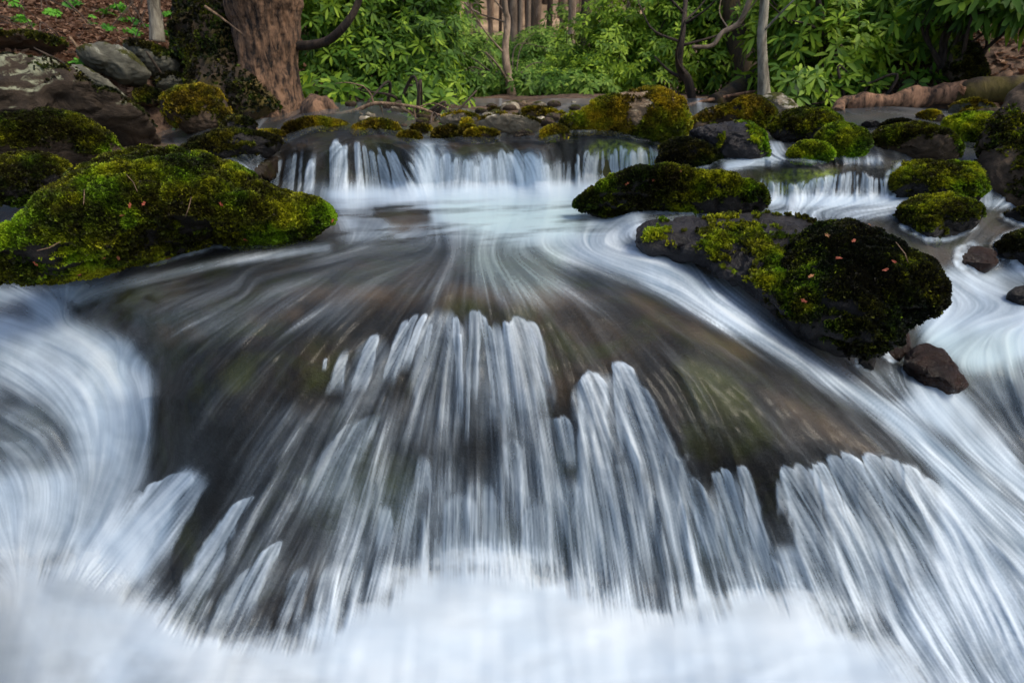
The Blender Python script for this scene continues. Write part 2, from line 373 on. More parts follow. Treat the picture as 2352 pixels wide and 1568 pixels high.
# soft regions
def poly(pts, soft, cs=4):
    gx2 = np.arange(X0-40, X1+40, cs); gy2 = np.arange(Y0-40, Y1+40, cs); A, B = np.meshgrid(gx2, gy2)
    ins = np.zeros(A.shape, bool); p = np.array(pts, float); n = len(p)
    for i in range(n):
        xa, ya = p[i]; xb, yb = p[(i+1) % n]
        if ya == yb: continue
        c = ((ya > B) != (yb > B)) & (A < (xb-xa)*(B-ya)/(yb-ya)+xa); ins ^= c
    m = blur(ins.astype(float), max(1, soft/cs))
    return up(m, x0=X0-40, y0=Y0-40, cs=cs)
PXw = PX+14*L3*FU*0+10*fbm(np.stack([PX/60, PY/60, PX*0], -1), 3, 5); PYw = PY+10*fbm(np.stack([PX/60, PY/60, PX*0+9], -1), 3, 9)
A = np.full((NY, NX), .03)
def region(pts, a, soft=20, mode='set'):
    global A
    m = poly(pts, soft)
    if mode == 'set': A = A*(1-m)+a*m
    elif mode == 'max': A = np.maximum(A, a*m)
    return m
DOME = [(150,690),(300,640),(600,600),(900,550),(1100,530),(1350,560),(1500,610),(1700,700),(1900,860),(2060,980),(2150,1080),(2250,1300),(2200,1500),(1500,1400),(1000,1290),(620,1480),(400,1380),(330,1130),(340,880),(240,780)]
region(DOME, .022, 30)
region([(700,590),(1000,540),(1300,570),(1500,650),(1400,700),(1100,680),(800,660)], .10, 30)
region([(1020,560),(1330,570),(1300,680),(1150,690)], .26, 30)
region([(330,660),(900,590),(800,740),(500,780),(350,760)], .09, 30)
region([(600,930),(1150,930),(1200,1200),(900,1290),(500,1400),(520,1150)], .11, 30)
region([(780,1120),(1250,1050),(1500,1130),(1800,1200),(2150,1250),(2250,1500),(1400,1400),(1000,1300),(750,1400)], .27, 40)
region([(1150,900),(1270,900),(1300,1060),(1380,1300),(1180,1290)], .24, 20)
# upper pool and its white runs
region([(700,455),(850,440),(1400,425),(1420,400),(1500,400),(1500,440),(1350,470),(1340,530),(1450,560),(1560,570),(1300,580),(1000,530),(800,545),(780,490)], .86, 28)
region([(730,432),(1390,420),(1410,450),(1100,475),(760,465)], .97, 16)
region([(1050,470),(1330,470),(1300,540),(1100,530)], .93, 30)
region([(800,475),(970,470),(1000,510),(900,540),(820,540)], .42, 22)
region([(850,482),(930,474),(985,484),(995,512),(930,524),(900,518)], .03, 8)
region([(1340,490),(1440,475),(1500,480),(1480,520),(1420,565),(1340,555)], .78, 10)
region([(1480,480),(1600,495),(1640,600),(1560,590),(1430,570),(1480,520)], .14, 10)
region([(860,552),(950,522),(1080,514),(1200,518),(1330,538),(1450,566),(1330,560),(1200,542),(1080,534),(960,544)], .80, 6, 'max')
# right rim run
region([(1250,545),(1420,565),(1480,560),(1560,585),(1620,640),(1720,700),(1830,790),(2060,930),(2200,1040),(2352,1180),(2352,1260),(2160,1090),(2020,960),(1800,830),(1600,720),(1450,640),(1300,590)], .74, 12)
region([(2080,985),(2200,1060),(2352,1190),(2920,1600),(2920,1900),(2300,1568),(2150,1300),(2160,1110)], .66, 16)
region([(1600,640),(1680,640),(1800,740),(1880,800),(1850,830),(1740,740)], .50, 10)
# left rim froth
region([(-560,655),(60,660),(150,690),(170,735),(300,790),(350,860),(345,960),(330,1090),(250,1200),(100,1280),(-560,1300)], .62, 10)
region([(120,740),(290,800),(335,880),(320,1000),(230,1060),(170,900)], .80, 24)
region([(-560,930),(60,930),(150,980),(150,1050),(60,1080),(-560,1100)], .14, 26)
region([(-560,880),(0,870),(110,925),(175,1000),(165,1090),(60,1150),(-560,1160)], .24, 26)
region([(-560,700),(60,690),(80,730),(-560,760)], .25, 12)
region([(-100,1080),(330,1090),(250,1260),(0,1280),(-100,1280)], .66, 26)
region([(430,1078),(480,1110),(400,1230),(330,1330),(150,1400),(150,1300),(300,1180)], .82, 16)
region([(90,665),(300,640),(560,590),(760,560),(760,575),(500,610),(300,660),(180,700)], .42, 8)
# right side
region([(2180,610),(2260,630),(2352,600),(2920,600),(2920,1100),(2352,900),(2280,860),(2230,860),(2100,760)], .62, 16)
region([(2170,720),(2352,740),(2600,760),(2600,840),(2250,850),(2120,790)], .88, 22)
region([(2230,880),(2352,820),(2920,820),(2920,1050),(2400,1060),(2300,990)], .30, 22)
region([(2290,640),(2352,640),(2600,650),(2600,700),(2330,690)], .22, 10)
region([(2080,850),(2150,870),(2220,910),(2300,1000),(2352,1080),(2920,1300),(2920,1500),(2352,1160),(2180,1010),(2060,930)], .74, 14)
region([(1960,850),(2080,850),(2100,920),(2020,900)], .3, 10)
region([(1740,450),(2060,450),(2080,475),(1850,480),(1720,470)], .85, 6)
region([(1760,478),(2100,478),(2080,500),(1900,505),(1780,500)], .42, 8)
region([(2250,455),(2352,460),(2920,460),(2920,480),(2260,475)], .7, 5)
region([(1660,375),(1720,360),(1800,355),(1800,370),(1720,384),(1665,392)], .8, 5)
region([(1768,325),(1790,325),(1805,365),(1770,365)], .6, 4)
region([(1940,366),(2010,360),(2030,378),(1950,378)], .5, 4)
region([(2252,395),(2275,400),(2285,460),(2255,460)], .55, 5)
region([(480,370),(600,380),(620,410),(580,410)], .40, 10)
region([(960,325),(1000,320),(1010,430),(960,430)], .75, 14)
region([(1215,345),(1245,360),(1260,430),(1215,430)], .7, 12)
region([(2000,1400),(2150,1300),(2352,1300),(2920,1500),(2920,1900),(2200,1700),(2080,1500)], .60, 40, 'max')
# bottom foam
FOAM = [(-560,1310),(0,1300),(100,1270),(240,1300),(340,1370),(460,1440),(620,1480),(720,1440),(850,1360),(960,1295),(1080,1268),(1230,1300),(1330,1325),(1450,1392),(1600,1385),(1720,1345),(1800,1345),(1900,1385),(2000,1455),(2120,1540),(2200,1610),(2400,1900),(-560,1900)]
mF = poly([(x, y) for x, y in FOAM], 95); mF = sst(.06, .86, mF+.35*(fbm(np.stack([PX/80, PY/60, PX*0], -1), 4, 15))*sst(0, .4, mF)*sst(1, .6, mF)+.05*LW*sst(0, .3, mF)*sst(1, .7, mF)); A = A*(1-mF)+(.98-.26*sst(800, -100, PX)-.18*sst(1700, 2352, PX)+.30*np.minimum(fbm(np.stack([PX/230, PY/90, PX*0], -1), 5, 61), .05))*mF  # foam thinned towards both sides to imitate the blue shading there
A = A*(1-poly([(-560,1420),(30,1400),(60,1568),(200,1700),(-560,1700)], 110)*.45)
for p_ in ([(690,780),(780,770),(780,900),(700,960),(640,900)], [(1250,880),(1330,880),(1330,940),(1340,1100),(1260,1110)], [(1600,1000),(1780,1060),(1840,1270),(1770,1270),(1700,1090),(1620,1110)], [(420,1130),(540,1080),(500,1190),(400,1250)], [(1060,880),(1130,900),(1110,1100),(1060,1120)], [(380,900),(480,860),(420,1040),(350,1080)]):
    m_ = poly(p_, 22); A = A*(1-.85*m_)
POOL = poly([(700,440),(1420,400),(1450,480),(1380,540),(1250,560),(950,550),(800,545)], 30); LEFT = np.maximum(sst(420, 300, PX)*sst(600, 700, PY), .8*sst(2040, 2140, PX)*sst(560, 640, PY)*sst(1060, 940, PY))
BASE = np.clip(A, 0, 1)
CUR = np.zeros((NY, NX)); SH = np.zeros((NY, NX))
WOB = fbm(np.stack([PX/22, PY/60, PX*0], -1), 3, 33)*1.6
def finger(x0, y0, x1, y1, w0, w1, a=.85, g=.75, fade=.35, rim=.35, topr=1.3):
    lo = min(x0, x1)-w1-w0-10; hi = max(x0, x1)+w1+w0+10
    i0 = max(0, int((y0-8-Y0)/GS)); i1 = min(NY, int((y1+30-Y0)/GS)); j0 = max(0, int((lo-X0)/GS)); j1 = min(NX, int((hi-X0)/GS))
    if i1 <= i0 or j1 <= j0: return
    px = PX[i0:i1, j0:j1]+1.6*L1[i0:i1, j0:j1]*0; py = PY[i0:i1, j0:j1]
    s = np.clip((py-y0)/(y1-y0), 0, 1.2); xc = x0+(x1-x0)*s**g; wd = w0+(w1-w0)*np.minimum(s, 1)**.7
    u = (px-xc)/wd+.22*WOB[i0:i1, j0:j1]; au = np.abs(u)
    arc = y0+topr*w0*(1-np.sqrt(np.clip(1-u*u, 0, 1)))+(3.5*L2[i0:i1, j0:j1]+1.5*L1[i0:i1, j0:j1])*min(1, w0/9)
    so_ = 1.6 if a > .64 else 6
    v = sst(-1.5*so_, 4.5*so_, py-arc)*sst(1.15, .6, au)
    prof = (1-rim)+rim*np.clip(au*1.3, 0, 1)**2+.12*np.exp(-((py-arc)/(10+w0*.5))**2)
    f = a*v*prof*(1-fade*s)*sst(1.15, .75, s)
    CUR[i0:i1, j0:j1] = np.maximum(CUR[i0:i1, j0:j1], f)
# main curtain: (top x, top y, foot x, foot y, half width top, foot, strength)
for f in [
 (797,802,770,900,9,20,.6),(868,766,822,905,13,26,.75),(935,735,893,880,10,16,.85),(958,722,905,860,8,12,.8),
 (1008,708,965,890,24,34,.42),(982,715,930,845,7,12,.95),(990,740,975,830,6,7,.8),(1045,725,1058,980,9,8,.75),(1055,760,1060,960,5,6,.9),(1030,712,1050,900,12,14,.5),
 (1092,712,1085,930,16,18,.72),(1105,722,1140,900,10,14,.7),(1140,740,1150,980,10,26,.6),(1185,727,1225,960,40,42,.72),(1215,735,1248,900,18,24,.75),(1160,732,1175,960,8,10,.85),
 (1120,745,1165,1000,6,10,.7),(1080,850,1072,1010,4,6,.6),(870,950,735,1160,18,60,.5),(830,960,690,1180,14,40,.4),(750,820,745,850,4,5,.7),
 (1290,955,1300,1075,22,26,.68),(1360,850,1375,1150,34,50,.85),(1345,865,1352,1220,14,36,.75),(1415,824,1500,1120,18,60,.85),(1410,830,1440,1060,9,20,.9),(1440,870,1570,1200,22,62,.62),
 (1500,1020,1585,1330,20,34,.6),(1425,1050,1450,1360,16,26,.5),(1350,1060,1400,1330,30,60,.5),(1250,950,1290,1280,22,40,.5),(1230,1150,1240,1300,30,44,.5),
 (975,1048,972,1130,18,20,.6),(885,1158,882,1260,14,22,.6),(1060,1130,1055,1280,40,50,.5),(960,1170,950,1290,20,30,.4),(1120,1110,1130,1280,14,24,.45),(1170,1000,1200,1200,20,30,.4),
 (432,1082,240,1300,42,95,.8,),(470,1110,360,1290,16,30,.6),(572,1142,430,1390,15,44,.9),(540,1190,420,1400,14,40,.55),(640,1245,540,1430,17,36,.88),(600,1290,520,1440,20,50,.5),(700,1300,660,1430,16,30,.5),(770,1290,745,1400,20,30,.45),(830,1240,800,1370,16,26,.4),
 (1590,1098,1640,1290,14,34,.68),(1640,1080,1690,1300,14,20,.7),(1662,1072,1720,1330,11,18,.85),(1702,1068,1760,1340,15,22,.8),(1680,1090,1720,1300,12,16,.5),
 (1800,1068,1870,1330,20,34,.75),(1828,1062,1900,1300,20,24,.66),(1862,1062,1980,1400,20,28,.85),(1790,1100,1800,1180,12,16,.6),(1800,1245,1850,1370,30,34,.6),(1745,1260,1790,1350,20,30,.5),
 (1905,1042,2020,1360,20,32,.8),(1940,1034,2080,1400,24,34,.75),(1985,1036,2140,1400,22,30,.8),(2030,1042,2200,1430,26,34,.78),(2070,1060,2260,1480,20,36,.85),(2110,1090,2310,1500,22,40,.8),(2000,1045,2160,1380,8,12,.95),(1880,1060,2010,1420,8,10,.98),(2050,1060,2240,1480,8,10,.98),(2150,1150,2380,1560,22,50,.85),(1950,1200,2060,1440,24,36,.55),(1990,1300,2120,1500,30,46,.6),
]: finger(*f)
for f in [(1010,712,1000,1010,58,70,.40),(1188,728,1215,1000,60,62,.46),(870,770,830,960,40,60,.22),(1095,715,1095,1000,34,50,.25),(1370,850,1420,1300,50,110,.40),(1880,1060,2000,1420,90,130,.42),(2020,1040,2180,1440,80,120,.42),(1665,1080,1710,1330,44,70,.26)]: finger(*f)
# upper falls
def crest(xs, ys, x): return np.interp(x, xs, ys)
rr = random.Random(3)
def falls(xa, xb, n, xs, ys, yb, xc, fan, a0=.5, wscale=1, jit=22):
    for k in range(n):
        x = xa+(xb-xa)*(k+rr.uniform(.1, .9))/n; y = float(np.interp(x, xs, ys))+rr.uniform(0, jit)
        w_ = rr.choice([3, 4, 5, 7, 9])*wscale
        finger(x, y, x+(x-xc)*fan+rr.uniform(-4, 4), float(yb)+rr.uniform(-4, 6), w_, w_*rr.uniform(1.1, 1.7), rr.uniform(a0, 1), .8, rr.uniform(.1, .6), .3, 1.6)
falls(598, 735, 9, [598,622,680,755], [385,356,338,345], 447, 760, .16)
falls(756, 800, 6, [748,772,800], [330,314,330], 446, 790, .10, .65, 1, 12)
falls(812, 880, 7, [806,830,880], [324,324,338], 446, 780, .20, .6)
falls(884, 955, 7, [880,955], [338,372], 446, 780, .26)
falls(955, 1035, 10, [955,1035], [335,345], 434, 1000, -.1, .5, 1.3)
falls(1035, 1235, 26, [1035,1049,1110,1180,1235], [378,360,356,335,345], 436, 1120, .16, .5, 1.5)
falls(1240, 1335, 9, [1235,1260,1335], [350,356,350], 430, 1300, .02)
falls(1340, 1512, 17, [1335,1400,1435,1470,1512], [342,336,330,326,330], 418, 1400, .05)
falls(1745, 1835, 11, [1745,1835], [405,418], 462, 1800, .0, .5, .7, 6)
falls(1835, 1960, 15, [1835,1900,1960], [416,398,388], 462, 2000, .10, .65, .8, 8)
falls(1960, 2035, 9, [1960,2035], [390,402], 460, 2000, .1, .6, .8, 8)
BASE = np.clip(BASE+.16*LEFT*(1-mF)*fbm(np.stack([PX/45+.3*L3, PY/60, PX*0], -1), 4, 97), 0, 1)
BASE = np.clip(BASE-POOL*sst(448, 480, PY)*.55*np.clip(fbm(np.stack([PX/120+.004*(PY-450)*PX/60, PY/11, PX*0], -1), 4, 63)*1.6+.12, 0, 1), 0, 1)
BASE = np.maximum(BASE, .42*poly([(960,320),(1010,312),(1050,360),(1250,350),(1260,430),(960,435)], 8))
CUR = np.clip(CUR, 0, 1)
k_ = BASE*(1-BASE)*4
ST_ = 0; sg_ = (1-.35*sst(730, 600, PY)*sst(530, 560, PY))*.52*sst(1.0, .3, BASE)*(1-.72*LEFT)*(1-.9*mF)*(1-.85*poly([(700,440),(1420,400),(1450,480),(1380,540),(1250,560),(950,550),(800,545)], 30))
BASE = np.clip(BASE*(1+.5*fbm(np.stack([PX/120, PY/160, PX*0], -1), 4, 71)*sst(.98, .7, BASE)*sst(.1, .4, BASE)), 0, 1)
al = BASE*np.exp(sg_*LW-.5*sg_**2)
al = np.where(al > .8, .8+.2*np.tanh((al-.8)/.2), al)
cur = CUR*np.clip(1+.34*LF*(1-CUR*.35), .12, 1.7)
al = 1-(1-al)*(1-np.clip(cur, 0, 1)*.92)
FO = np.clip(al, 0, 1)*(.985)
calm = (1-.8*POOL)*(1-.6*LEFT)
# displacement
soft = boxblur(CUR, 2)
Z = Z+.004*soft*(1-mF)+.0022*calm*L3*(1-mF)*sst(0, .3, BASE+.15)+.0012*calm*L2*(1-mF)
Z = Z+.012*poly([(740,455),(1400,440),(1420,540),(900,560)], 30)*fbm(np.stack([PX/110, PY/28, PX*0], -1), 4, 91)+mF*(.034*fbm(np.stack([PX/240, PY/120, PX*0], -1), 3, 41, .38)+.0008*L3)+.006*fbm(np.stack([PX/90, PY/70, PX*0], -1), 3, 3)*(1-mF)*sst(350, 800, PY)
R = rays(PX, PY); T_ = (Z-CAM[2])/R[..., 2]; T_[T_ < 0] = 50
Yd = T_*R[..., 1]
# surface always recedes from the bottom row upward
for i in range(NY-2, -1, -1): Yd[i] = np.maximum(Yd[i], Yd[i+1]+.00035)
Yd = np.minimum(Yd, 9)
T_ = Yd/R[..., 1]; WV = CAM+R*T_[..., None]
Zw = WV[..., 2].copy()
streak = np.clip(.5+.16*LW+.35*(mF-.3), 0, 1)
streak = np.where(mF > .5, .9+.03*L3, np.clip(.6+.17*calm*LW+.2*CUR, 0, 1))
streak = streak*(1-mF)+mF*np.clip(.85+.3*fbm(np.stack([PX/150, PY/110, PX*0], -1), 4, 44), 0, 1)
wat = mkmesh('water', WV.reshape(-1, 3), grid_faces(NY, NX), M['water'], attrs={'foam': FO, 'streak': streak, 'aqua': np.clip(.6*poly([(1000,462),(1380,462),(1330,540),(1120,545),(1000,500)], 30)+.6*poly([(1060,560),(1300,570),(1280,690),(1100,660)], 30)+.4*poly([(2100,760),(2352,760),(2352,880),(2150,860)], 30), 0, 1)})
tag(wat, 'silky white stream water pouring over the boulders', 'water', kind='structure')

# bed: the rock below the water
sub = 3
bx_, by_ = PX[::sub, ::sub], PY[::sub, ::sub]
WB = boxblur3 = WV.copy()
for c in range(3): WB[..., c] = blur(WV[..., c], 6)
WB = WB[::sub, ::sub]
gu = np.gradient(WB, axis=1); gv = np.gradient(WB, axis=0)
nrm = np.cross(gu, -gv); nrm /= np.linalg.norm(nrm, axis=-1, keepdims=True)+1e-9
nrm *= np.sign(nrm[..., 2:3]+1e-9)
off = .02+.010*(fbm(WB*6, 5, 77)+.3)+.004*fbm(WB*30, 3, 78)
BV = WB-nrm*off[..., None]
low_dark = sst(820, 1100, by_+60*fbm(WB*5, 3, 5));  # rock colour gets darker towards the lower front
mossb = up(poly([(1410,322),(1500,330),(1508,390),(1440,395),(1340,360)], 10), 0, 0) if False else 0
mp_ = (poly([(1370,325),(1480,318),(1508,350),(1505,395),(1440,390),(1350,350)], 8)+poly([(1760,405),(1830,388),(1930,385),(1920,410),(1830,440),(1770,430)], 8))[::sub, ::sub]
mossb = np.clip(mp_*(1.1+.9*fbm(WB*25, 3, 4)), 0, 1)
tanb = sum(poly(p_, 14) for p_ in ([(650,650),(900,635),(1250,640),(1430,668),(1250,690),(1000,690),(760,680)], [(250,760),(420,735),(470,765),(330,800)], [(1750,880),(1900,930),(2060,1040),(2000,1040),(1850,960)], [(560,700),(700,690),(680,720),(580,730)], [(850,478),(985,478),(1000,515),(900,528)], [(1420,640),(1600,700),(1760,800),(1700,810),(1500,710)]))[::sub, ::sub]*np.clip(.75+1.2*fbm(WB*9, 4, 14), 0, 1)
oliv = sum(poly(p_, 18) for p_ in ([(1020,675),(1120,672),(1140,720),(1040,712)], [(1620,740),(1720,780),(1740,830),(1640,800)], [(280,650),(420,650),(330,700),(240,700)], [(700,780),(780,760),(770,860),(690,900)], [(1560,800),(1700,850),(1800,1000),(1700,1060),(1600,930)], [(800,1040),(960,1040),(940,1230),(760,1200)], [(520,820),(620,790),(560,880),(480,910)]))[::sub, ::sub]*np.clip(.6+1.4*fbm(WB*12, 4, 24), 0, 1)
nr, nc = bx_.shape
def inpoly(px, py, p):
    p = np.array(p, float); ins = np.zeros(np.shape(px), bool); n = len(p)
    for i in range(n):
        xa, ya = p[i]; xb, yb = p[(i+1) % n]
        if ya == yb: continue
        ins ^= ((ya > py) != (yb > py)) & (px < (xb-xa)*(py-ya)/(yb-ya)+xa)
    return ins
used = np.zeros((nr-1, nc-1), bool)
def bed_rock(name, pts, label, cat='boulder', group=None):
    cxm = (bx_[:-1, :-1]+bx_[1:, 1:])/2; cym = (by_[:-1, :-1]+by_[1:, 1:])/2
    k = inpoly(cxm, cym, pts) & ~used; used[k] = True
    q = grid_faces(nr, nc, k); ids, inv = np.unique(q, return_inverse=True); q = inv.reshape(-1, 4)
    V = BV.reshape(-1, 3)[ids]; n = len(V)
    back = V.copy(); back[:, 1] += .35; back[:, 2] = back[:, 2]*.5-.25
    e = np.concatenate([q[:, [0, 1]], q[:, [1, 2]], q[:, [2, 3]], q[:, [3, 0]]]); key = np.sort(e, 1)
    u_, first, cnt = np.unique(key, axis=0, return_index=True, return_counts=True); be = e[first[cnt == 1]]
    walls = np.stack([be[:, 1], be[:, 0], be[:, 0]+n, be[:, 1]+n], -1)
    F_ = np.concatenate([q, q[:, ::-1]+n, walls])
    dd = np.concatenate([low_dark.ravel()[ids]]*2); ta = np.concatenate([tanb.ravel()[ids]]*2); ol_ = np.concatenate([oliv.ravel()[ids]]*2); mm = np.concatenate([mossb.ravel()[ids]]*2)
    o = mkmesh(name, np.concatenate([V, back]), F_, M['bed'], attrs={'low_dark': dd, 'moss': mm, 'tan': ta, 'olive': ol_}); tag(o, label, cat, group); return o
bed_rock('boulder', DOME, 'huge rounded dark boulder under the fanning sheet of water filling the foreground')
bed_rock('boulder', [(585,405),(600,360),(700,312),(860,306),(940,330),(975,380),(970,440),(600,450)], 'domed dark boulder under the left curtain of the upper falls')
bed_rock('boulder', [(975,380),(985,325),(1100,316),(1220,330),(1240,370),(1240,440),(970,440)], 'low dark boulder under the middle curtain of the upper falls')
bed_rock('boulder', [(1240,440),(1238,350),(1300,322),(1440,308),(1512,330),(1518,440)], 'smooth boulder with green moss under the right curtain of the upper falls')
bed_rock('boulder', [(1670,390),(1720,366),(2040,366),(2050,465),(1730,465)], 'flat ledge rock under the small cascade on the right')
bed_rock('boulder', [(850,474),(985,474),(1005,520),(900,535)], 'flat brown rock just under the water in the upper pool')
q = grid_faces(nr, nc, ~used)
ids, inv = np.unique(q, return_inverse=True)
o = mkmesh('stream_bed', BV.reshape(-1, 3)[ids], inv.reshape(-1, 4), M['bed'], attrs={'low_dark': low_dark.ravel()[ids], 'moss': mossb.ravel()[ids], 'tan': tanb.ravel()[ids], 'olive': oliv.ravel()[ids]})
tag(o, 'dark rocky bed below the stream', 'stream bed', kind='structure')

# ------------------------------------------------------------------ TERRAIN
def ground(x, y):
    p = np.stack([x, y, x*0], -1)
    base = .76+.0*y
    bar = .103*sst(2.95, 3.3, y)*sst(6.0, 5.0, y)*sst(-1.0, -.75, x)*sst(.75, .35, x-.10*y)
    farb = .13*sst(5.0, 6.0, y+.1*x)
    xl = -1.75-1.3*sst(4.3, 3.1, y)
    lb = np.maximum(0, xl-x); left = (.30*sst(0, .5, lb)+.17*lb+.10*np.maximum(0, y-4.5)*sst(0, 1, lb))*sst(2.6, 3.3, y)
    xr = 2.3+.10*(y-4)
    rb = np.maximum(0, x-xr); right = (.25*sst(0, .6, rb)+.34*rb)*sst(3.6, 5.0, y)
    hill = .30*np.maximum(0, y-15)**1.05+.0*x
    z = base+bar+farb+left+right+hill
    z = z+.07*fbm(p*1.7, 4, 3)*sst(3, 4.5, y)+.4*fbm(p*.15, 3, 8)*sst(12, 25, y)
    z = np.where(y < 2.9, z-1.4*sst(3.0, 2.4, y), z)
    return z
ys = np.concatenate([np.linspace(-3, 2.4, 8), np.arange(2.5, 8, .04), 8+np.cumsum(np.linspace(.05, 2.2, 110))])
tx = np.linspace(-1, 1, 340)
YY, TT = np.meshgrid(ys, tx, indexing='ij'); XX = (np.sign(TT)*np.abs(TT)**1.3)*(5.5+1.5*np.maximum(YY, 0))
GZ = ground(XX, YY)
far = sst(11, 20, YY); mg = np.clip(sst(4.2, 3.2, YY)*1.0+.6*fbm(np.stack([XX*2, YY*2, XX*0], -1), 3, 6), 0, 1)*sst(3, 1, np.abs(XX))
o = mkmesh('ground', np.stack([XX, YY, GZ], -1).reshape(-1, 3), grid_faces(*XX.shape)[:, ::-1], M['ground'], attrs={'far': far, 'moss': mg})
tag(o, 'brown leaf-covered banks and rising forest floor', 'ground', kind='structure')

# ------------------------------------------------------------------ ROCKS
def cubesphere(n):
    t = np.tan(np.linspace(-1, 1, n)*math.pi/4); a, b = np.meshgrid(t, t, indexing='ij'); o = np.ones_like(a)
    vs, fs, base = [], [], 0
    for f in ((a, b, o), (b, a, -o), (o, a, b), (-o, b, a), (b, o, a), (a, -o, b)):
        v = np.stack(f, -1).reshape(-1, 3); vs.append(v); fs.append(grid_faces(n, n)+base); base += n*n
    V = np.concatenate(vs); V /= np.linalg.norm(V, axis=1, keepdims=True); Fq = np.concatenate(fs)
    key = np.round(V*1e5).astype(np.int64); _, first, inv = np.unique(key, axis=0, return_index=True, return_inverse=True)
    return V[first], inv.reshape(-1)[Fq]
_cs = {n: cubesphere(n) for n in (12, 22, 44, 70)}
def fix_orient(V, Fq):
    a, b, c = V[Fq[:, 0]], V[Fq[:, 1]], V[Fq[:, 2]]; n = np.cross(b-a, c-a); flip = ((n*(a-V.mean(0))).sum(1) < 0)
    Fq = Fq.copy(); Fq[flip] = Fq[flip][:, ::-1]; return Fq
def vnormals(V, Fq):
    n = np.cross(V[Fq[:, 2]]-V[Fq[:, 0]], V[Fq[:, 3]]-V[Fq[:, 1]]); out = np.zeros_like(V)
    for k in range(4): np.add.at(out, Fq[:, k], n)
    return out/(np.linalg.norm(out, axis=1, keepdims=True)+1e-12)
def tufts(name, V, Fq, moss, count, size, mat, root, seed, tonemul=1.0, tonefreq=9, bias=0):
    rs = np.random.RandomState(seed)
    a, b, c, d = (V[Fq[:, k]] for k in range(4)); ar = np.linalg.norm(np.cross(c-a, d-b), axis=1)*.5
    mf = moss[Fq].mean(1); nf = np.cross(c-a, d-b); nf /= np.linalg.norm(nf, axis=1, keepdims=True)+1e-12
    ctr = (a+c)/2; vis = ((CAM+np.array([0, -.2, .3])-ctr)*nf).sum(1) > -.35*np.linalg.norm(ctr-CAM, axis=1)
    wgt = ar*np.clip((mf-.28)/.4, 0, 1)*vis
    if wgt.sum() <= 0: return None
    f = rs.choice(len(Fq), count, p=wgt/wgt.sum()); u, v = rs.rand(count, 1), rs.rand(count, 1)
    P = (a[f]*(1-u)+b[f]*u)*(1-v)+(d[f]*(1-u)+c[f]*u)*v; nn = nf[f]
    cl = fbm(P*tonefreq, 3, seed); cl2 = fbm(P*60, 2, seed+5)
    tone = np.clip(.36+1.0*cl+.55*cl2+bias+rs.normal(0, .14, count), 0, 1)*tonemul
    tone = np.where(rs.rand(count) > .96, tone+.35, tone); keep = cl2 > -.55; P, nn, tone = P[keep], nn[keep], tone[keep]; n = len(P)
    Vs, Fs, Ts = [], [], []
    for k in range(3):
        dr = nn*.9+rs.normal(0, .65, (n, 3))+np.array([0, 0, .25]); dr /= np.linalg.norm(dr, axis=1, keepdims=True)
        sd_ = np.cross(dr, rs.normal(0, 1, (n, 3))); sd_ /= np.linalg.norm(sd_, axis=1, keepdims=True)+1e-9
        L = size*rs.uniform(.6, 1.5, (n, 1)); W = L*rs.uniform(.28, .5, (n, 1))
        p0 = P-nn*size*.2; vv = np.stack([p0, p0+dr*L*.55+sd_*W, p0+dr*L, p0+dr*L*.55-sd_*W], 1)
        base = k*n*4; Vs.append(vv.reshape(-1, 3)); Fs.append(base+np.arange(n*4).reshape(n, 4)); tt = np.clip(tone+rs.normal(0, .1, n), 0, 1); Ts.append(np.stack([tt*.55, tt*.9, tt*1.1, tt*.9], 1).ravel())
    return child(name, np.concatenate(Vs), np.concatenate(Fs), mat, root, smooth=False, attrs={'tone': np.clip(np.concatenate(Ts), 0, 1)})
seedc = [100]
ROCKS = {}
def surf_d(px, py):
    j = int(np.clip((px-X0)/GS, 0, NX-1)); i = int(np.clip((py-Y0)/GS, 0, NY-1)); return float(Yd[i, j])
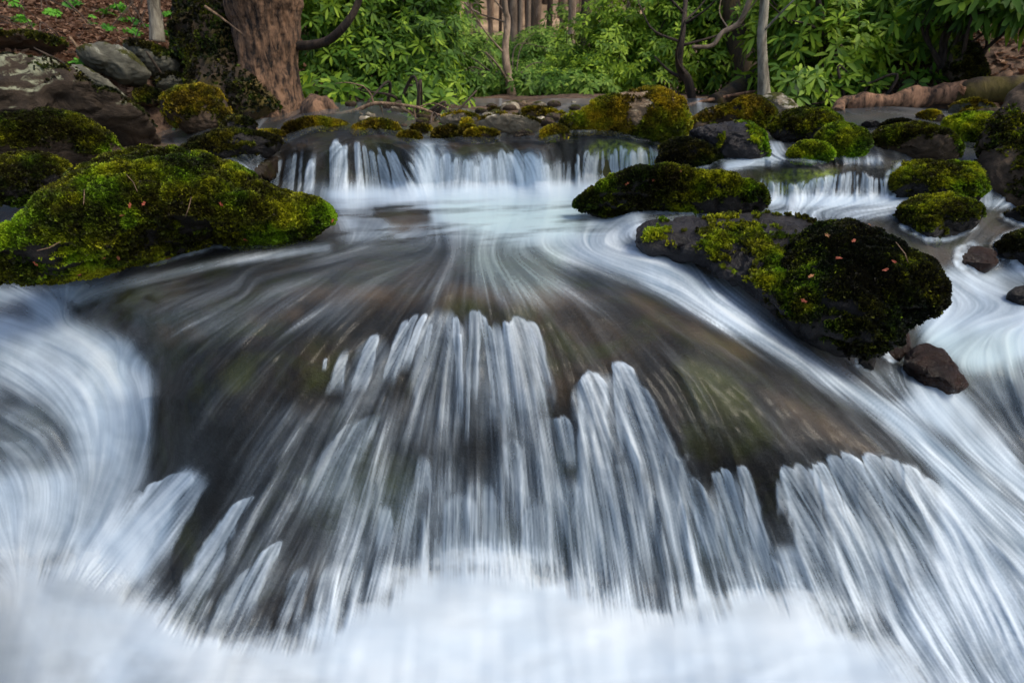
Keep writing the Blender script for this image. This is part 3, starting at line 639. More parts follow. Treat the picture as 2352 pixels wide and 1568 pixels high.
def rock(label, outline, df, db, thick=.5, mat='brown', moss=.5, tuft=0, tsize=.012, tmat='moss', res=22, box=.75, rough=.06, cat='rock', mossdir=(0, 0, 1), mosscov=0.0, group=None, name=None, bias=0, facet=0, freq=2.2, auto=True):
    seedc[0] += 7; sd0 = seedc[0]
    o = np.array(outline, float); cx = (o[:, 0].min()+o[:, 0].max())/2; y0, y1 = o[:, 1].min(), o[:, 1].max()
    if auto == 'g':
        for dn in np.arange(3.0, 9, .04):
            p_ = at(cx, y1, dn)
            if p_[2] < ground(p_[0], p_[1]): break
        dn -= .06; k = dn/df; db = dn+(db-df)*k*.35; df = dn
    elif auto:
        dn = min(surf_d(cx, y1-2), 6.5); k = min(1, dn/df); db = dn+(db-df)*k; df = dn
    P1 = at(cx, y1, df); P2 = at(cx, y0, db); e2 = P2-P1; e2 /= np.linalg.norm(e2)
    az = np.array([P1[0]+P2[0], P1[1]+P2[1], 0]); az /= np.linalg.norm(az); e1 = np.array([az[1], -az[0], 0]); e1 = e1-e2*(e1@e2); e1 /= np.linalg.norm(e1)
    n = np.cross(e1, e2); rr_ = rays(o[:, 0], o[:, 1]); t = ((P1-CAM)@n)/(rr_@n); P = CAM+rr_*t[:, None]
    q = np.stack([(P-P1)@e1, (P-P1)@e2], -1)
    c = (q.max(0)+q.min(0))/2
    # area centroid
    x_, y_ = q[:, 0], q[:, 1]; xn, yn = np.roll(x_, -1), np.roll(y_, -1); cr = x_*yn-xn*y_; A_ = cr.sum()/2
    if abs(A_) > 1e-9: c = np.array([((x_+xn)*cr).sum(), ((y_+yn)*cr).sum()])/(6*A_)
    q = q-c; th = np.linspace(-math.pi, math.pi, 361); r = np.zeros(361)
    qa, qb = q, np.roll(q, -1, 0); dx = np.cos(th)[:, None]; dy = np.sin(th)[:, None]
    ex, ey = (qb-qa)[:, 0], (qb-qa)[:, 1]; den = dx*ey-dy*ex; den = np.where(abs(den) < 1e-12, 1e-12, den)
    tt = (qa[:, 0]*ey-qa[:, 1]*ex)/den; ss = (qa[:, 0]*dy-qa[:, 1]*dx)/den
    ok = (ss >= -1e-6) & (ss <= 1+1e-6) & (tt > 0); r = np.where(ok, tt, 0).max(1)
    r = np.convolve(np.concatenate([r[-6:-1], r, r[1:6]]), np.ones(11)/11, 'valid')
    V, Fq = _cs[res]; hw = (q[:, 0].max()-q[:, 0].min())/2; hh = (q[:, 1].max()-q[:, 1].min())/2; T = thick*min(hw, hh*2)
    thv = np.arctan2(V[:, 1], V[:, 0]); rho = np.hypot(V[:, 0], V[:, 1])
    rho = np.clip(rho, 0, 1)**box; hz = np.sign(V[:, 2])*np.abs(V[:, 2])**.85
    rv = np.interp(thv, th, r)
    L = np.stack([rv*rho*np.cos(thv), rv*rho*np.sin(thv), T*hz], -1)
    sc = (hw+hh)/2
    W = P1+e1*c[0]+e2*c[1]+L[:, :1]*e1+L[:, 1:2]*e2+L[:, 2:]*n
    # keep the seen outline at the traced size although the body bulges towards the viewer
    oc = np.array([cx, (y0+y1)/2]); 
    def proj(W_):
        r_ = W_-CAM; dd = r_[:, 1]*cP-r_[:, 2]*sP; return np.stack([PW/2+F*r_[:, 0]/dd, PH/2-F*(r_[:, 1]*sP+r_[:, 2]*cP)/dd], -1)
    oc = proj((P1+e1*c[0]+e2*c[1])[None])[0]
    thi = np.linspace(-math.pi, math.pi, 73); pq = o-oc; pa, pb = pq, np.roll(pq, -1, 0); dx = np.cos(thi)[:, None]; dy = np.sin(thi)[:, None]
    ex, ey = (pb-pa)[:, 0], (pb-pa)[:, 1]; den = dx*ey-dy*ex; den = np.where(abs(den) < 1e-12, 1e-12, den); tt = (pa[:, 0]*ey-pa[:, 1]*ex)/den; ss = (pa[:, 0]*dy-pa[:, 1]*dx)/den
    tgt = np.where((ss >= -1e-6) & (ss <= 1+1e-6) & (tt > 0), tt, 0).max(1)
    La = L.copy(); sh = np.zeros(2)
    def world(): return P1+e1*(c[0]+sh[0])+e2*(c[1]+sh[1])+La[:, :1]*e1+La[:, 1:2]*e2+La[:, 2:]*n
    for it in range(11):
        pr = proj(W); a0, a1 = pr.min(0), pr.max(0); b0, b1 = o.min(0), o.max(0)
        if it < 4 or res == 12 or (it == 6 and res < 70):
            k2 = np.clip((b1-b0)/(a1-a0), .6, 1.6); La[:, 0] *= k2[0]; La[:, 1] *= k2[1]; La[:, 2] *= min(1.15, max(.8, k2.mean()))
            W = world(); pr = proj(W); dc = (b0+b1)/2-(pr.min(0)+pr.max(0))/2; q0 = proj((P1+e1*c[0]+e2*c[1])[None])[0]
            ux = proj((P1+e1*(c[0]+.01)+e2*c[1])[None])[0]-q0; uy = proj((P1+e1*c[0]+e2*(c[1]+.01))[None])[0]-q0
            sh = sh+.01*np.linalg.solve(np.stack([ux, uy], 1), dc)
        else:
            pc = pr-oc; ang = np.arctan2(pc[:, 1], pc[:, 0]); rad = np.hypot(pc[:, 0], pc[:, 1]); b_ = np.round((ang+math.pi)/(2*math.pi)*72).astype(int)
            mx_ = np.full(73, 0.); np.maximum.at(mx_, b_, rad); mx_[0] = mx_[72] = max(mx_[0], mx_[72]); ratio = np.clip(np.where(mx_ > 0, tgt/np.maximum(mx_, 1e-6), 1), .7, 1.3)**(.75 if res == 70 else .6)
            ratio = (np.convolve(np.concatenate([ratio[-5:-1], ratio, ratio[1:5]]), np.ones(9)/9, 'valid') if res < 70 else np.convolve(np.concatenate([ratio[-3:-1], ratio, ratio[1:3]]), np.ones(5)/5, 'valid')); kk = np.interp(ang, thi, ratio); La[:, 0] *= kk; La[:, 1] *= kk
        W = world()
    Fq = fix_orient(W, Fq); nv = vnormals(W, Fq)
    dsp = rough*sc*(fbm(W/sc*freq*.8+sd0, 4, sd0))
    rg = np.abs(fbm(W/sc*3.2+sd0, 4, sd0+9)); dsp -= .05*sc*(1-np.clip(rg*5, 0, 1))*(1 if 'wet' in mat or mat in ('lichen', 'grey') else .5)
    dsp += .03*sc*fbm(W/sc*7+sd0, 3, sd0+4)
    if facet:
        g = fbm(W/sc*1.1+sd0*3, 2, sd0+3); dsp += facet*sc*(np.abs((g*2.5) % 1-.5)*2-.5)*.5
    W = W+nv*dsp[:, None]; nv = vnormals(W, Fq)
    mv = np.clip(moss+mosscov+(nv@np.array(mossdir)-.3)*.55+.85*fbm(W/sc*2.2+5, 4, sd0+1), 0, 1) if moss > 0 else np.zeros(len(W))
    W = W+nv*(mv*.012*min(1, sc/.3)*(.5+fbm(W*28, 3, 2)))[:, None]
    root = empty(name or 'rock', W[:, :3].mean(0)-np.array([0, 0, (W[:, 2].max()-W[:, 2].min())/2])); tag(root, label, cat, group)
    child('stone', W, Fq, M[mat], root, attrs={'moss': mv})
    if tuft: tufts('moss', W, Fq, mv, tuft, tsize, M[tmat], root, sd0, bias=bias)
    ROCKS[label] = (W, Fq, mv)
    return root

# --- left side
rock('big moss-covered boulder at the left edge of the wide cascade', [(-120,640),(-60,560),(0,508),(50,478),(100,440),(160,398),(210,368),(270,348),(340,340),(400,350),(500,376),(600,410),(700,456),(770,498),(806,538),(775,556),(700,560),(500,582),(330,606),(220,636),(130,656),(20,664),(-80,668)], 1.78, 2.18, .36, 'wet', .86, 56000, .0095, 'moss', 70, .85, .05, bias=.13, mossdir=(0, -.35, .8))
rock('long sloping grey slab spotted with pale lichen behind the mossy boulders', [(-160,130),(-80,112),(0,117),(60,124),(150,165),(230,205),(280,240),(340,278),(400,308),(432,330),(438,352),(400,372),(300,362),(200,350),(0,340),(-150,330)], 3.1, 3.7, .5, 'lichen', .05, 1200, .013, 'moss_dull', 44, .62, .07, facet=.05, auto=False)
rock('rounded boulder topped with moss below the lichen slab', [(-90,290),(0,268),(60,260),(130,256),(185,268),(235,292),(270,325),(290,370),(240,400),(100,400),(-60,390)], 2.7, 3.0, .55, 'brown', .62, 11000, .012, 'moss', 44, .75, .05, bias=-.1, auto=False)
rock('low dark boulder with mossy top at the left frame edge', [(-80,380),(0,360),(60,352),(125,360),(168,382),(150,430),(90,466),(0,478),(-80,470)], 2.35, 2.6, .55, 'wet', .6, 7000, .011, 'moss', 44, .75, .05, bias=-.05, auto=False)
rock('narrow grey slab leaning on the bank above the lichen slab', [(138,152),(168,144),(225,168),(262,192),(305,236),(270,240),(210,215),(160,185)], 4.0, 4.3, .5, 'grey', .1, 0, res=22, rough=.08, facet=.08, auto='g')
rock('angular greenish boulder with pale lichen face on the left bank', [(165,112),(225,98),(285,108),(325,140),(352,178),(342,198),(292,200),(235,175),(190,150)], 4.3, 4.7, .6, 'grey', .2, 0, res=22, rough=.08, facet=.12, auto='g')
rock('smooth striped grey slab beside the base of the thin pale trunk', [(272,92),(338,98),(398,128),(419,158),(404,178),(352,180),(306,146)], 4.5, 4.9, .6, 'grey', .3, 500, .02, 'moss_dull', res=22, rough=.07, facet=.06, auto='g')
rock('squat boulder with flat mossy top left of the big trunk', [(364,236),(398,206),(470,195),(512,214),(530,258),(533,298),(490,312),(420,306),(382,275)], 3.55, 3.85, .6, 'brown', .5, 3500, .015, 'moss_gold', 44, .68, .05, bias=.05, auto=False)
rock('small mossy stone tucked under the leafy bank', [(308,212),(335,202),(368,208),(376,232),(350,246),(315,240)], 4.0, 4.2, .6, 'brown', .6, 700, .015, 'moss_dull', 22, auto='g')
rock('low dark mossy rock left of the upper falls', [(418,350),(448,316),(520,302),(600,308),(655,326),(640,362),(520,380),(430,378)], 2.9, 3.2, .5, 'wet', .5, 4500, .013, 'moss_dull', 44, .7)
rock('flat pale stone resting behind the dark mossy rock', [(512,298),(535,289),(575,288),(604,298),(600,312),(530,312)], 3.5, 3.6, .5, 'tan', 0, 0, res=22)
rock('yellowish mossy rock under the big trunk roots', [(625,308),(680,284),(740,276),(790,278),(800,298),(790,314),(640,318)], 3.4, 3.8, .5, 'brown', .75, 2500, .014, 'moss_gold', 22, bias=-.1)
rock('thin stacked slab between the lichen slab and the dark mossy rock', [(445,322),(455,312),(500,312),(498,326),(450,330)], 3.5, 3.6, .5, 'tan', .1, 0, res=12)
rock('grey overhanging boulder half hidden in the rhododendron', [(688,140),(730,118),(800,122),(838,150),(842,185),(800,196),(720,196),(690,180)], 5.0, 5.4, .6, 'grey', .2, 500, .02, 'moss_dull', 22, facet=.1, auto='g')
rock('mossy mound below the driftwood stump', [(800,300),(840,280),(890,280),(925,300),(910,316),(820,318)], 3.6, 4.0, .5, 'brown', .8, 1300, .014, 'moss_gold', 22)
rock('dark ledge of mossy rock under the leafy bank at the top left corner', [(-70,92),(0,76),(70,72),(140,92),(172,112),(120,124),(40,112),(-70,112)], 3.9, 4.1, .5, 'brown', .5, 1200, .016, 'moss_dull', 22, auto='g')
rock('small grey stone with a mossy edge right of the striped slab', [(352,180),(380,168),(424,172),(440,196),(410,212),(362,208)], 4.0, 4.2, .6, 'grey', .35, 400, .016, 'moss_dull', 22, auto='g')
rock('dark wet stone between the squat boulder and the big trunk', [(500,300),(530,268),(572,272),(596,300),(570,318),(515,318)], 3.5, 3.7, .6, 'wet', .3, 500, .014, 'moss_dull', 22)
rock('olive mossy stone at the left end of the falls behind the curtain', [(560,330),(590,306),(640,302),(668,318),(640,334),(580,338)], 3.1, 3.3, .5, 'brown', .6, 900, .013, 'moss_gold', 22)
# --- middle cobbles
COB = [
 ('broad pale-topped cobble at the left of the stone bar', [(1008,286),(1015,268),(1045,259),(1085,262),(1106,276),(1100,292),(1050,298)], 4.0, 'pale', .25),
 ('largest rounded cobble in the middle of the stone bar', [(1095,285),(1110,268),(1160,262),(1215,270),(1245,288),(1248,306),(1190,314),(1130,310),(1100,300)], 3.75, 'pale', .30),
 ('yellow mossy block behind the largest cobble', [(1192,260),(1215,248),(1262,250),(1285,262),(1282,285),(1210,282)], 4.7, 'tan', .5),
 ('knobbly whitish rock at the foot of the thin leaning tree', [(1146,252),(1155,236),(1178,231),(1196,244),(1190,260),(1150,262)], 5.6, 'pale', .1),
 ('small pale cobble left of the thin leaning tree', [(1102,268),(1115,257),(1138,259),(1140,272),(1110,276)], 4.8, 'pale', .2),
 ('small dark cobble behind the pale ones', [(1116,258),(1130,247),(1148,252),(1146,262)], 5.3, 'brown', .3),
 ('olive mossy cobble at the water edge left of centre', [(994,318),(998,300),(1030,291),(1060,300),(1075,314),(1060,324),(1010,324)], 3.2, 'brown', .75),
 ('long mossy cobble at the lip of the falls', [(1062,318),(1075,302),(1110,298),(1145,304),(1155,318),(1110,324)], 3.15, 'brown', .6),
 ('dark cobble with pale cap beside the long mossy one', [(1178,312),(1190,300),(1215,297),(1232,308),(1225,318),(1185,320)], 3.35, 'lichen', .2),
 ('round mossy cobble against the pale foot of the big golden boulder', [(1240,318),(1248,298),(1275,289),(1300,296),(1308,316),(1290,326),(1250,326)], 3.2, 'brown', .7),
 ('olive pebble tucked between two cobbles', [(1022,298),(1030,285),(1050,284),(1056,298)], 3.7, 'brown', .6),
 ('upright brown cobble left of the largest one', [(1057,296),(1062,276),(1078,273),(1090,290),(1085,300)], 3.7, 'brown', .4),
 ('flat green cobble in front of the upright brown one', [(1048,304),(1060,294),(1092,293),(1096,306)], 3.5, 'brown', .7),
 ('moss-capped stone at the left end of the stone bar', [(914,320),(925,306),(960,308),(972,320),(950,326)], 3.2, 'brown', .7),
 ('pale angular cobble behind the stone bar', [(1095,262),(1100,254),(1116,254),(1118,264)], 5.0, 'pale', .1),
 ('white-flecked cobble right of the largest one', [(1225,282),(1232,270),(1250,268),(1256,284),(1242,292)], 4.0, 'pale', .1),
 ('squarish stone with mossy side below the golden boulder', [(1228,262),(1240,256),(1300,262),(1310,275),(1270,282)], 4.3, 'tan', .4),
 ('low brown cobble behind the moss-capped stone', [(940,300),(955,288),(985,290),(990,304),(960,310)], 3.9, 'brown', .4),
]
for lb, ol, d, m_, ms in COB:
    rock(lb, ol, d-.08, d+.08, .7, m_, ms+(.14 if m_ == 'brown' else -.05), 600 if ms > .45 else 250 if ms > .2 else 0, .013, 'moss_gold', 22, .8, .06, 'cobble', name='cobble')
rr = random.Random(5)
for k in range(60):
    px = rr.uniform(800, 1330); py = rr.uniform(236, 288); d = min(6.5, .25/math.tan(PITCH+math.atan((py-784)/F))) ; s = rr.uniform(5, 14)*min(1.2, 3.6/d+.2)
    ol = [(px+s*1.3*math.cos(a)*rr.uniform(.8, 1.1), py+s*.8*math.sin(a)*rr.uniform(.8, 1.1)) for a in np.linspace(0, 6.28, 9)[:-1]]
    rock('small stone lying among the larger cobbles of the stone bar', ol, d-.03, d+.03, .8, rr.choice(['pale', 'brown', 'tan', 'lichen', 'brown']), rr.uniform(.0, .5), 0, res=12, cat='cobble', name='cobble', group='small stones on the bar above the falls')
rock('big golden moss-covered boulder above the upper falls with a pale left foot', [(1262,294),(1300,262),(1362,231),(1422,213),(1482,201),(1528,201),(1558,216),(1572,240),(1588,278),(1584,308),(1536,330),(1463,330),(1331,324),(1285,308)], 3.3, 3.55, .45, 'tan', .50, 12000, .0125, 'moss_gold', 70, .72, .03, mossdir=(.1, -.5, -.1), bias=.12)
# --- right side
rock('dark boulder crusted with brown moss right of the upper falls', [(1510,348),(1530,326),(1570,320),(1620,334),(1652,352),(1668,378),(1640,400),(1560,402),(1515,398)], 2.75, 2.95, .6, 'wet', .6, 4500, .011, 'moss_dull', 44)
rock('smooth slate-grey boulder with one bright moss patch', [(1562,318),(1618,287),(1700,276),(1738,296),(1764,324),(1764,358),(1740,380),(1640,380),(1600,345)], 2.95, 3.25, .55, 'wetpurple', .22, 2600, .014, 'moss_bright', 44, .68, .05, mossdir=(1.0, -.6, .1))
rock('hooded boulder coated in golden moss behind the slate-grey one', [(1620,290),(1672,252),(1710,226),(1738,221),(1768,236),(1781,262),(1778,288),(1750,308),(1680,300)], 3.6, 4.0, .55, 'brown', .7, 3800, .013, 'moss_gold', 44, .7, .05)
rock('rounded pale boulder under the leaves right of the pale trunk', [(1735,232),(1768,214),(1802,217),(1838,246),(1830,270),(1780,270)], 4.4, 4.8, .6, 'pale', .15, 0, res=22)
rock('tan sloping rock between the golden boulder and the hooded one', [(1582,290),(1600,264),(1655,246),(1692,242),(1690,270),(1640,295),(1600,302)], 4.2, 4.7, .5, 'tan', .3, 500, .014, 'moss_gold', 22)
rock('long dark boulder with moss along its top beside the hooded boulder', [(1766,300),(1780,270),(1840,252),(1910,255),(1944,288),(1936,322),(1880,334),(1790,332)], 3.35, 3.7, .5, 'wet', .6, 5500, .012, 'moss', 44, .7, .05)
rock('vivid green moss mound in the middle of the right-hand stones', [(1872,326),(1892,296),(1928,286),(1965,293),(1994,312),(1994,346),(1960,366),(1900,366)], 3.0, 3.2, .6, 'wet', .85, 5200, .014, 'moss_bright', 44, .75, .06)
rock('small low stone capped with bright moss in front of the vivid mound', [(1808,358),(1830,335),(1875,327),(1908,340),(1910,366),(1860,376),(1815,374)], 2.85, 3.0, .6, 'wet', .8, 2600, .013, 'moss_bright', 22, .75, .06)
rock('large loaf-shaped brown boulder with mossy crown on the right', [(1978,336),(2000,308),(2040,292),(2100,286),(2155,291),(2192,314),(2214,338),(2208,368),(2150,380),(2050,378),(1985,372)], 2.95, 3.15, .62, 'brown', .42, 5200, .012, 'moss', 44, .7, .05, bias=-.15)
rock('low mossy stone behind the loaf-shaped boulder', [(1992,312),(2030,286),(2078,279),(2110,290),(2100,310)], 3.5, 3.7, .5, 'brown', .6, 1500, .013, 'moss_dull', 22)
rock('bright mossy bank between the loaf-shaped boulder and the right edge', [(2140,290),(2200,272),(2275,262),(2310,280),(2280,330),(2225,340),(2180,310)], 3.2, 3.6, .5, 'wet', .85, 5200, .014, 'moss_bright', 44, .7)
rock('grey stone with mossy back in front of the red log', [(2160,262),(2196,240),(2248,231),(2284,248),(2290,262),(2220,272)], 4.0, 4.2, .6, 'grey', .45, 800, .014, 'moss_gold', 22)
rock('half-sunk brown stone left of the grey one below the log', [(2088,276),(2118,259),(2155,261),(2186,272),(2150,284)], 3.9, 4.1, .6, 'brown', .4, 300, .012, 'moss_gold', 22)
rock('low green-striped stone right below the grey stone', [(2176,272),(2230,254),(2275,254),(2300,262),(2240,276)], 3.75, 3.9, .5, 'brown', .8, 900, .012, 'moss_gold', 22)
rock('flat pale slab against the right edge boulder', [(2200,274),(2250,256),(2330,248),(2335,268),(2260,280)], 3.5, 3.7, .5, 'tan', .15, 0, res=22)
rock('small black wet stone in the upper stream', [(1970,293),(1990,276),(2012,276),(2030,292),(2000,300)], 3.7, 3.8, .7, 'wet', 0, 0, res=22)
rock('tall brown boulder with mossy shoulder at the right frame edge', [(2234,400),(2236,350),(2254,300),(2284,255),(2312,220),(2352,186),(2430,160),(2540,230),(2600,400),(2560,490),(2400,500),(2280,486),(2244,455)], 2.5, 2.95, .5, 'brown', .06, 1500, .012, 'moss', 44, .7, .05, mossdir=(-.6, 0, .4), bias=-.1)
rock('flat-topped dark shelf rock with scattered moss right of the small cascade', [(2018,380),(2060,372),(2140,370),(2215,374),(2258,386),(2264,430),(2256,470),(2150,486),(2060,474),(2028,440)], 2.65, 2.95, .5, 'wet', .42, 6500, .012, 'moss', 44, .6, .05, bias=-.05)
rock('low mossy boulder half submerged below the shelf rock', [(2046,490),(2095,456),(2165,446),(2238,462),(2270,496),(2244,524),(2185,550),(2130,580),(2080,550)], 2.15, 2.45, .5, 'wet', .48, 6500, .011, 'moss', 44, .72, .05, bias=-.05)
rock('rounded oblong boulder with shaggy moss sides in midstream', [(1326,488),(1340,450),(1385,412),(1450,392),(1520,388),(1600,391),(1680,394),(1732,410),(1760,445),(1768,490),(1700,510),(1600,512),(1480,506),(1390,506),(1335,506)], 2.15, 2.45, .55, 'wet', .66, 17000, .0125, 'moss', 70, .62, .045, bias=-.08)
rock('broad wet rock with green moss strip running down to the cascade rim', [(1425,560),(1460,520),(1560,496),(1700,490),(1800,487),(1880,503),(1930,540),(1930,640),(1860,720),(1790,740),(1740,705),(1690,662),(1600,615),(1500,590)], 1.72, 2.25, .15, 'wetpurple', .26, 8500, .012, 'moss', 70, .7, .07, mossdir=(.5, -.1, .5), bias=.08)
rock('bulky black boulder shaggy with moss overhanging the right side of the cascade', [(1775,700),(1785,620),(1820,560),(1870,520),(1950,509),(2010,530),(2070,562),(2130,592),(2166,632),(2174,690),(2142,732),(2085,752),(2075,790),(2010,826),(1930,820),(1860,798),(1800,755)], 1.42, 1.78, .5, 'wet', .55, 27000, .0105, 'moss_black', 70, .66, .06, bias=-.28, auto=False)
rock('small glossy brown stone wedged under the overhanging boulder', [(2026,800),(2040,764),(2070,748),(2092,768),(2094,806),(2066,832),(2030,832)], 1.52, 1.62, .7, 'brownwet', 0, 0, res=44, rough=.05)
rock('rounded reddish-brown wet boulder beside the white side channel', [(2068,846),(2085,806),(2120,784),(2165,800),(2212,850),(2226,890),(2190,908),(2120,890)], 1.48, 1.62, .55, 'brownwet', 0, 0, res=44, rough=.05)
rock('little wet dark stone at the foot of the overhanging boulder', [(1968,842),(1976,812),(1998,800),(2014,822),(2008,850)], 1.48, 1.52, .8, 'wet', 0, 0, res=22, rough=.08)
rock('mossy stone cut by the right frame edge above the side channel', [(2262,590),(2290,555),(2340,532),(2420,535),(2470,590),(2420,640),(2340,632),(2290,615)], 1.95, 2.15, .6, 'wet', .5, 6000, .011, 'moss_dull', 44)
rock('dark wet rock at the right edge behind the mossy stone', [(2290,508),(2320,486),(2380,470),(2450,490),(2450,535),(2340,528)], 2.25, 2.4, .6, 'wet', .3, 800, .011, 'moss_dull', 22)
rock('brown glossy rock washed by thin water below the half submerged boulder', [(2135,608),(2170,578),(2240,560),(2300,580),(2280,625),(2200,640),(2150,635)], 1.9, 2.1, .5, 'brownwet', 0, 0, res=44, rough=.04)
rock('black wet rock breaking the side channel at the right edge', [(2305,690),(2325,660),(2370,650),(2420,670),(2420,710),(2340,712)], 1.75, 1.85, .6, 'wet', 0, 0, res=22)

# froth where the stones meet the water
COLL = np.zeros((NY, NX))
for W, Fq, mv in ROCKS.values():
    r_ = W-CAM; dd = r_[:, 1]*cP-r_[:, 2]*sP; qx = PW/2+F*r_[:, 0]/dd; qy = PH/2-F*(r_[:, 1]*sP+r_[:, 2]*cP)/dd
    jj = ((qx-X0)/GS).astype(int); ii = ((qy-Y0)/GS).astype(int); ok = (jj > 1) & (jj < NX-2) & (ii > 1) & (ii < NY-2); jj, ii, W = jj[ok], ii[ok], W[ok]
    k = (np.abs(W[:, 1]-Yd[ii, jj]) < .022); COLL[ii[k], jj[k]] = 1
COLL = np.clip(blur(COLL, 4)*3.2, 0, 1)*sst(330, 420, PY)
FO = np.maximum(FO, np.clip(.62*COLL*(.55+.9*fbm(np.stack([PX/14, PY/9, PX*0], -1), 4, 55)+.25*L2), 0, .9))
wat.data.attributes['foam'].data.foreach_set('value', FO.astype(np.float32).ravel())
# ------------------------------------------------------------------ TREES AND WOOD
def tube(pts, radii, seg=10, jitter=0, seed=0, cap=True):
    P = np.array(pts, float); R_ = np.array(radii, float); n = len(P)
    Tn = np.gradient(P, axis=0); Tn /= np.linalg.norm(Tn, axis=1, keepdims=True)+1e-12
    ref = np.array([0.03, 1, .02]) if abs(Tn[0][1]) < .9 else np.array([1, 0, .02])
    A1 = np.cross(Tn, ref); A1 /= np.linalg.norm(A1, axis=1, keepdims=True); B1 = np.cross(Tn, A1)
    th = np.linspace(0, 2*math.pi, seg, endpoint=False)
    V = P[:, None]+R_[:, None, None]*(np.cos(th)[None, :, None]*A1[:, None]+np.sin(th)[None, :, None]*B1[:, None])
    if jitter: V = V+(V-P[:, None])*(jitter*fbm(V*np.array([8, 8, 3.]), 4, seed))[..., None]
    V = V.reshape(-1, 3); i = np.arange(n-1)[:, None]*seg; j = np.arange(seg)[None]; j2 = (j+1) % seg
    q = np.stack([i+j, i+j2, i+seg+j2, i+seg+j], -1).reshape(-1, 4)
    if cap:
        V = np.concatenate([V, P[:1], P[-1:]]); a = len(V)-2; jj = np.arange(seg); k2 = (jj+1) % seg
        c1 = np.stack([jj, np.full(seg, a), k2, jj], -1)[:, [0, 1, 2, 2]]; b0 = (n-1)*seg
        c2 = np.stack([b0+jj, b0+k2, np.full(seg, a+1), np.full(seg, a+1)], -1)
        # degenerate quads avoided: use tiny quads as triangles fan pairs
        if seg % 2 == 0:
            e = np.arange(0, seg, 2); c1 = np.stack([np.full(len(e), a), (e+2) % seg, e+1, e], -1); c2 = np.stack([np.full(len(e), a+1), b0+e, b0+e+1, b0+(e+2) % seg], -1)
            q = np.concatenate([q, c1, c2])
    return V, q
def join(parts):
    Vs, Fs, b = [], [], 0
    for V, q in parts: Vs.append(V); Fs.append(q+b); b += len(V)
    return np.concatenate(Vs), np.concatenate(Fs)
def spline(pts, n):
    P = np.array(pts, float); t = np.linspace(0, len(P)-1, n); i = np.clip(t.astype(int), 0, len(P)-2); f = (t-i)[:, None]
    Pp = np.concatenate([[2*P[0]-P[1]], P, [2*P[-1]-P[-2]]]); a, b, c, d = Pp[i], Pp[i+1], Pp[i+2], Pp[i+3]
    return .5*((2*b)+(-a+c)*f+(2*a-5*b+4*c-d)*f**2+(-a+3*b-3*c+d)*f**3)
# big trunk
D0 = 4.15
pp = [at(622, 305, D0), at(620, 255, D0), at(619, 200, D0), at(616, 140, D0), at(612, 60, D0), at(604, 0, D0), at(598, -150, D0), at(590, -500, D0)]
rad = np.array([.235, .225, .195, .168, .175, .20, .195, .18])
sp_ = spline(pp, 150); rd = np.interp(np.linspace(0, 7, 150), range(8), rad)
V, q = tube(sp_, rd, 120)
ctr = np.repeat(sp_, 120, 0); dirv = V[:len(ctr)]-ctr; Wp = V[:len(ctr)]
ridge = -np.abs(fbm(Wp*np.array([22, 22, 5.]), 5, 9, .65))*1.6+.4; big = fbm(Wp*np.array([4, 4, 3]), 3, 2)
V[:len(ctr)] = Wp+dirv*(.17*ridge+.16*big)[:, None]
root = empty('tree', (sp_[0][0], sp_[0][1], .85)); tag(root, 'massive old trunk with rugged brown bark rooted at the left waterside', 'tree')
child('trunk', V, q, M['bark'], root)
b1 = spline([at(470, -60, 4.5), at(480, 60, 4.35), at(505, 150, 4.2), at(545, 230, 4.05), at(585, 300, 3.95)], 60)
V, q = tube(b1, np.interp(np.linspace(0, 1, 60), [0, .3, 1], [.13, .19, .20]), 48); n0 = 60*48
V[:n0] += (V[:n0]-np.repeat(b1, 48, 0))*(.7*fbm(V[:n0]*6, 5, 5, .65))[:, None]; Vb, qb = V, q
nb_ = V[:n0]; o = child('root_buttress', V, q, M['bark_moss'], root)
qf = fix_orient(V, q[:59*48]); tufts('moss', V, qf, np.clip(.5+1.2*fbm(V*4, 4, 31), 0, 1), 5000, .017, M['moss_dull'], root, 77)
b3 = spline([at(672, 106, 4.15), at(712, 104, 4.1), at(752, 94, 4.05), at(786, 66, 4.0), at(812, 30, 4.0), at(828, -10, 4.0), at(850, -80, 4.0)], 50)
V, q = tube(b3, np.linspace(.027, .017, 50), 12, .15, 3); child('branch', V, q, M['bark_dark'], root)

def tree(label, pts, radii, mat, seed=0, seg=14, cat='tree', nb=6, group=None, brr=.3, bl=.6, name='tree'):
    rs = random.Random(seed); P = spline(pts, 40); R_ = np.interp(np.linspace(0, 1, 40), np.linspace(0, 1, len(radii)), radii)
    V, q = tube(P, R_, seg, .18, seed)
    root = empty(name, P[0]); tag(root, label, cat, group); child('trunk', V, q, M[mat], root)
    br = []
    for k in range(nb):
        i = rs.randint(8, 38); a = rs.uniform(0, 6.28); L = bl*rs.uniform(.5, 1.4)
        d = np.array([math.cos(a), math.sin(a)*.6, rs.uniform(.2, .9)]); p0 = P[i]
        p1 = p0+d*L*.5+np.array([0, 0, rs.uniform(-.05, .1)])*L; p2 = p0+d*L+np.array([rs.uniform(-.2, .2), 0, rs.uniform(0, .3)])*L
        br.append(tube(spline([p0, p1, p2], 10), np.linspace(R_[i]*brr, R_[i]*brr*.3, 10), 6))
    if br and group: V, q = join(br); child('branches', V, q, M[mat], root)
    elif br:
        for V, q in br: child('branch', V, q, M[mat], root)
    return root
tree('thin pale trunk standing on the leafy left bank', [at(362, 95, 5.0), at(358, 40, 5.0), at(352, -20, 5.0), at(345, -300, 5.0)], [.05, .042, .04, .03], 'bark_pale', 1, nb=0)
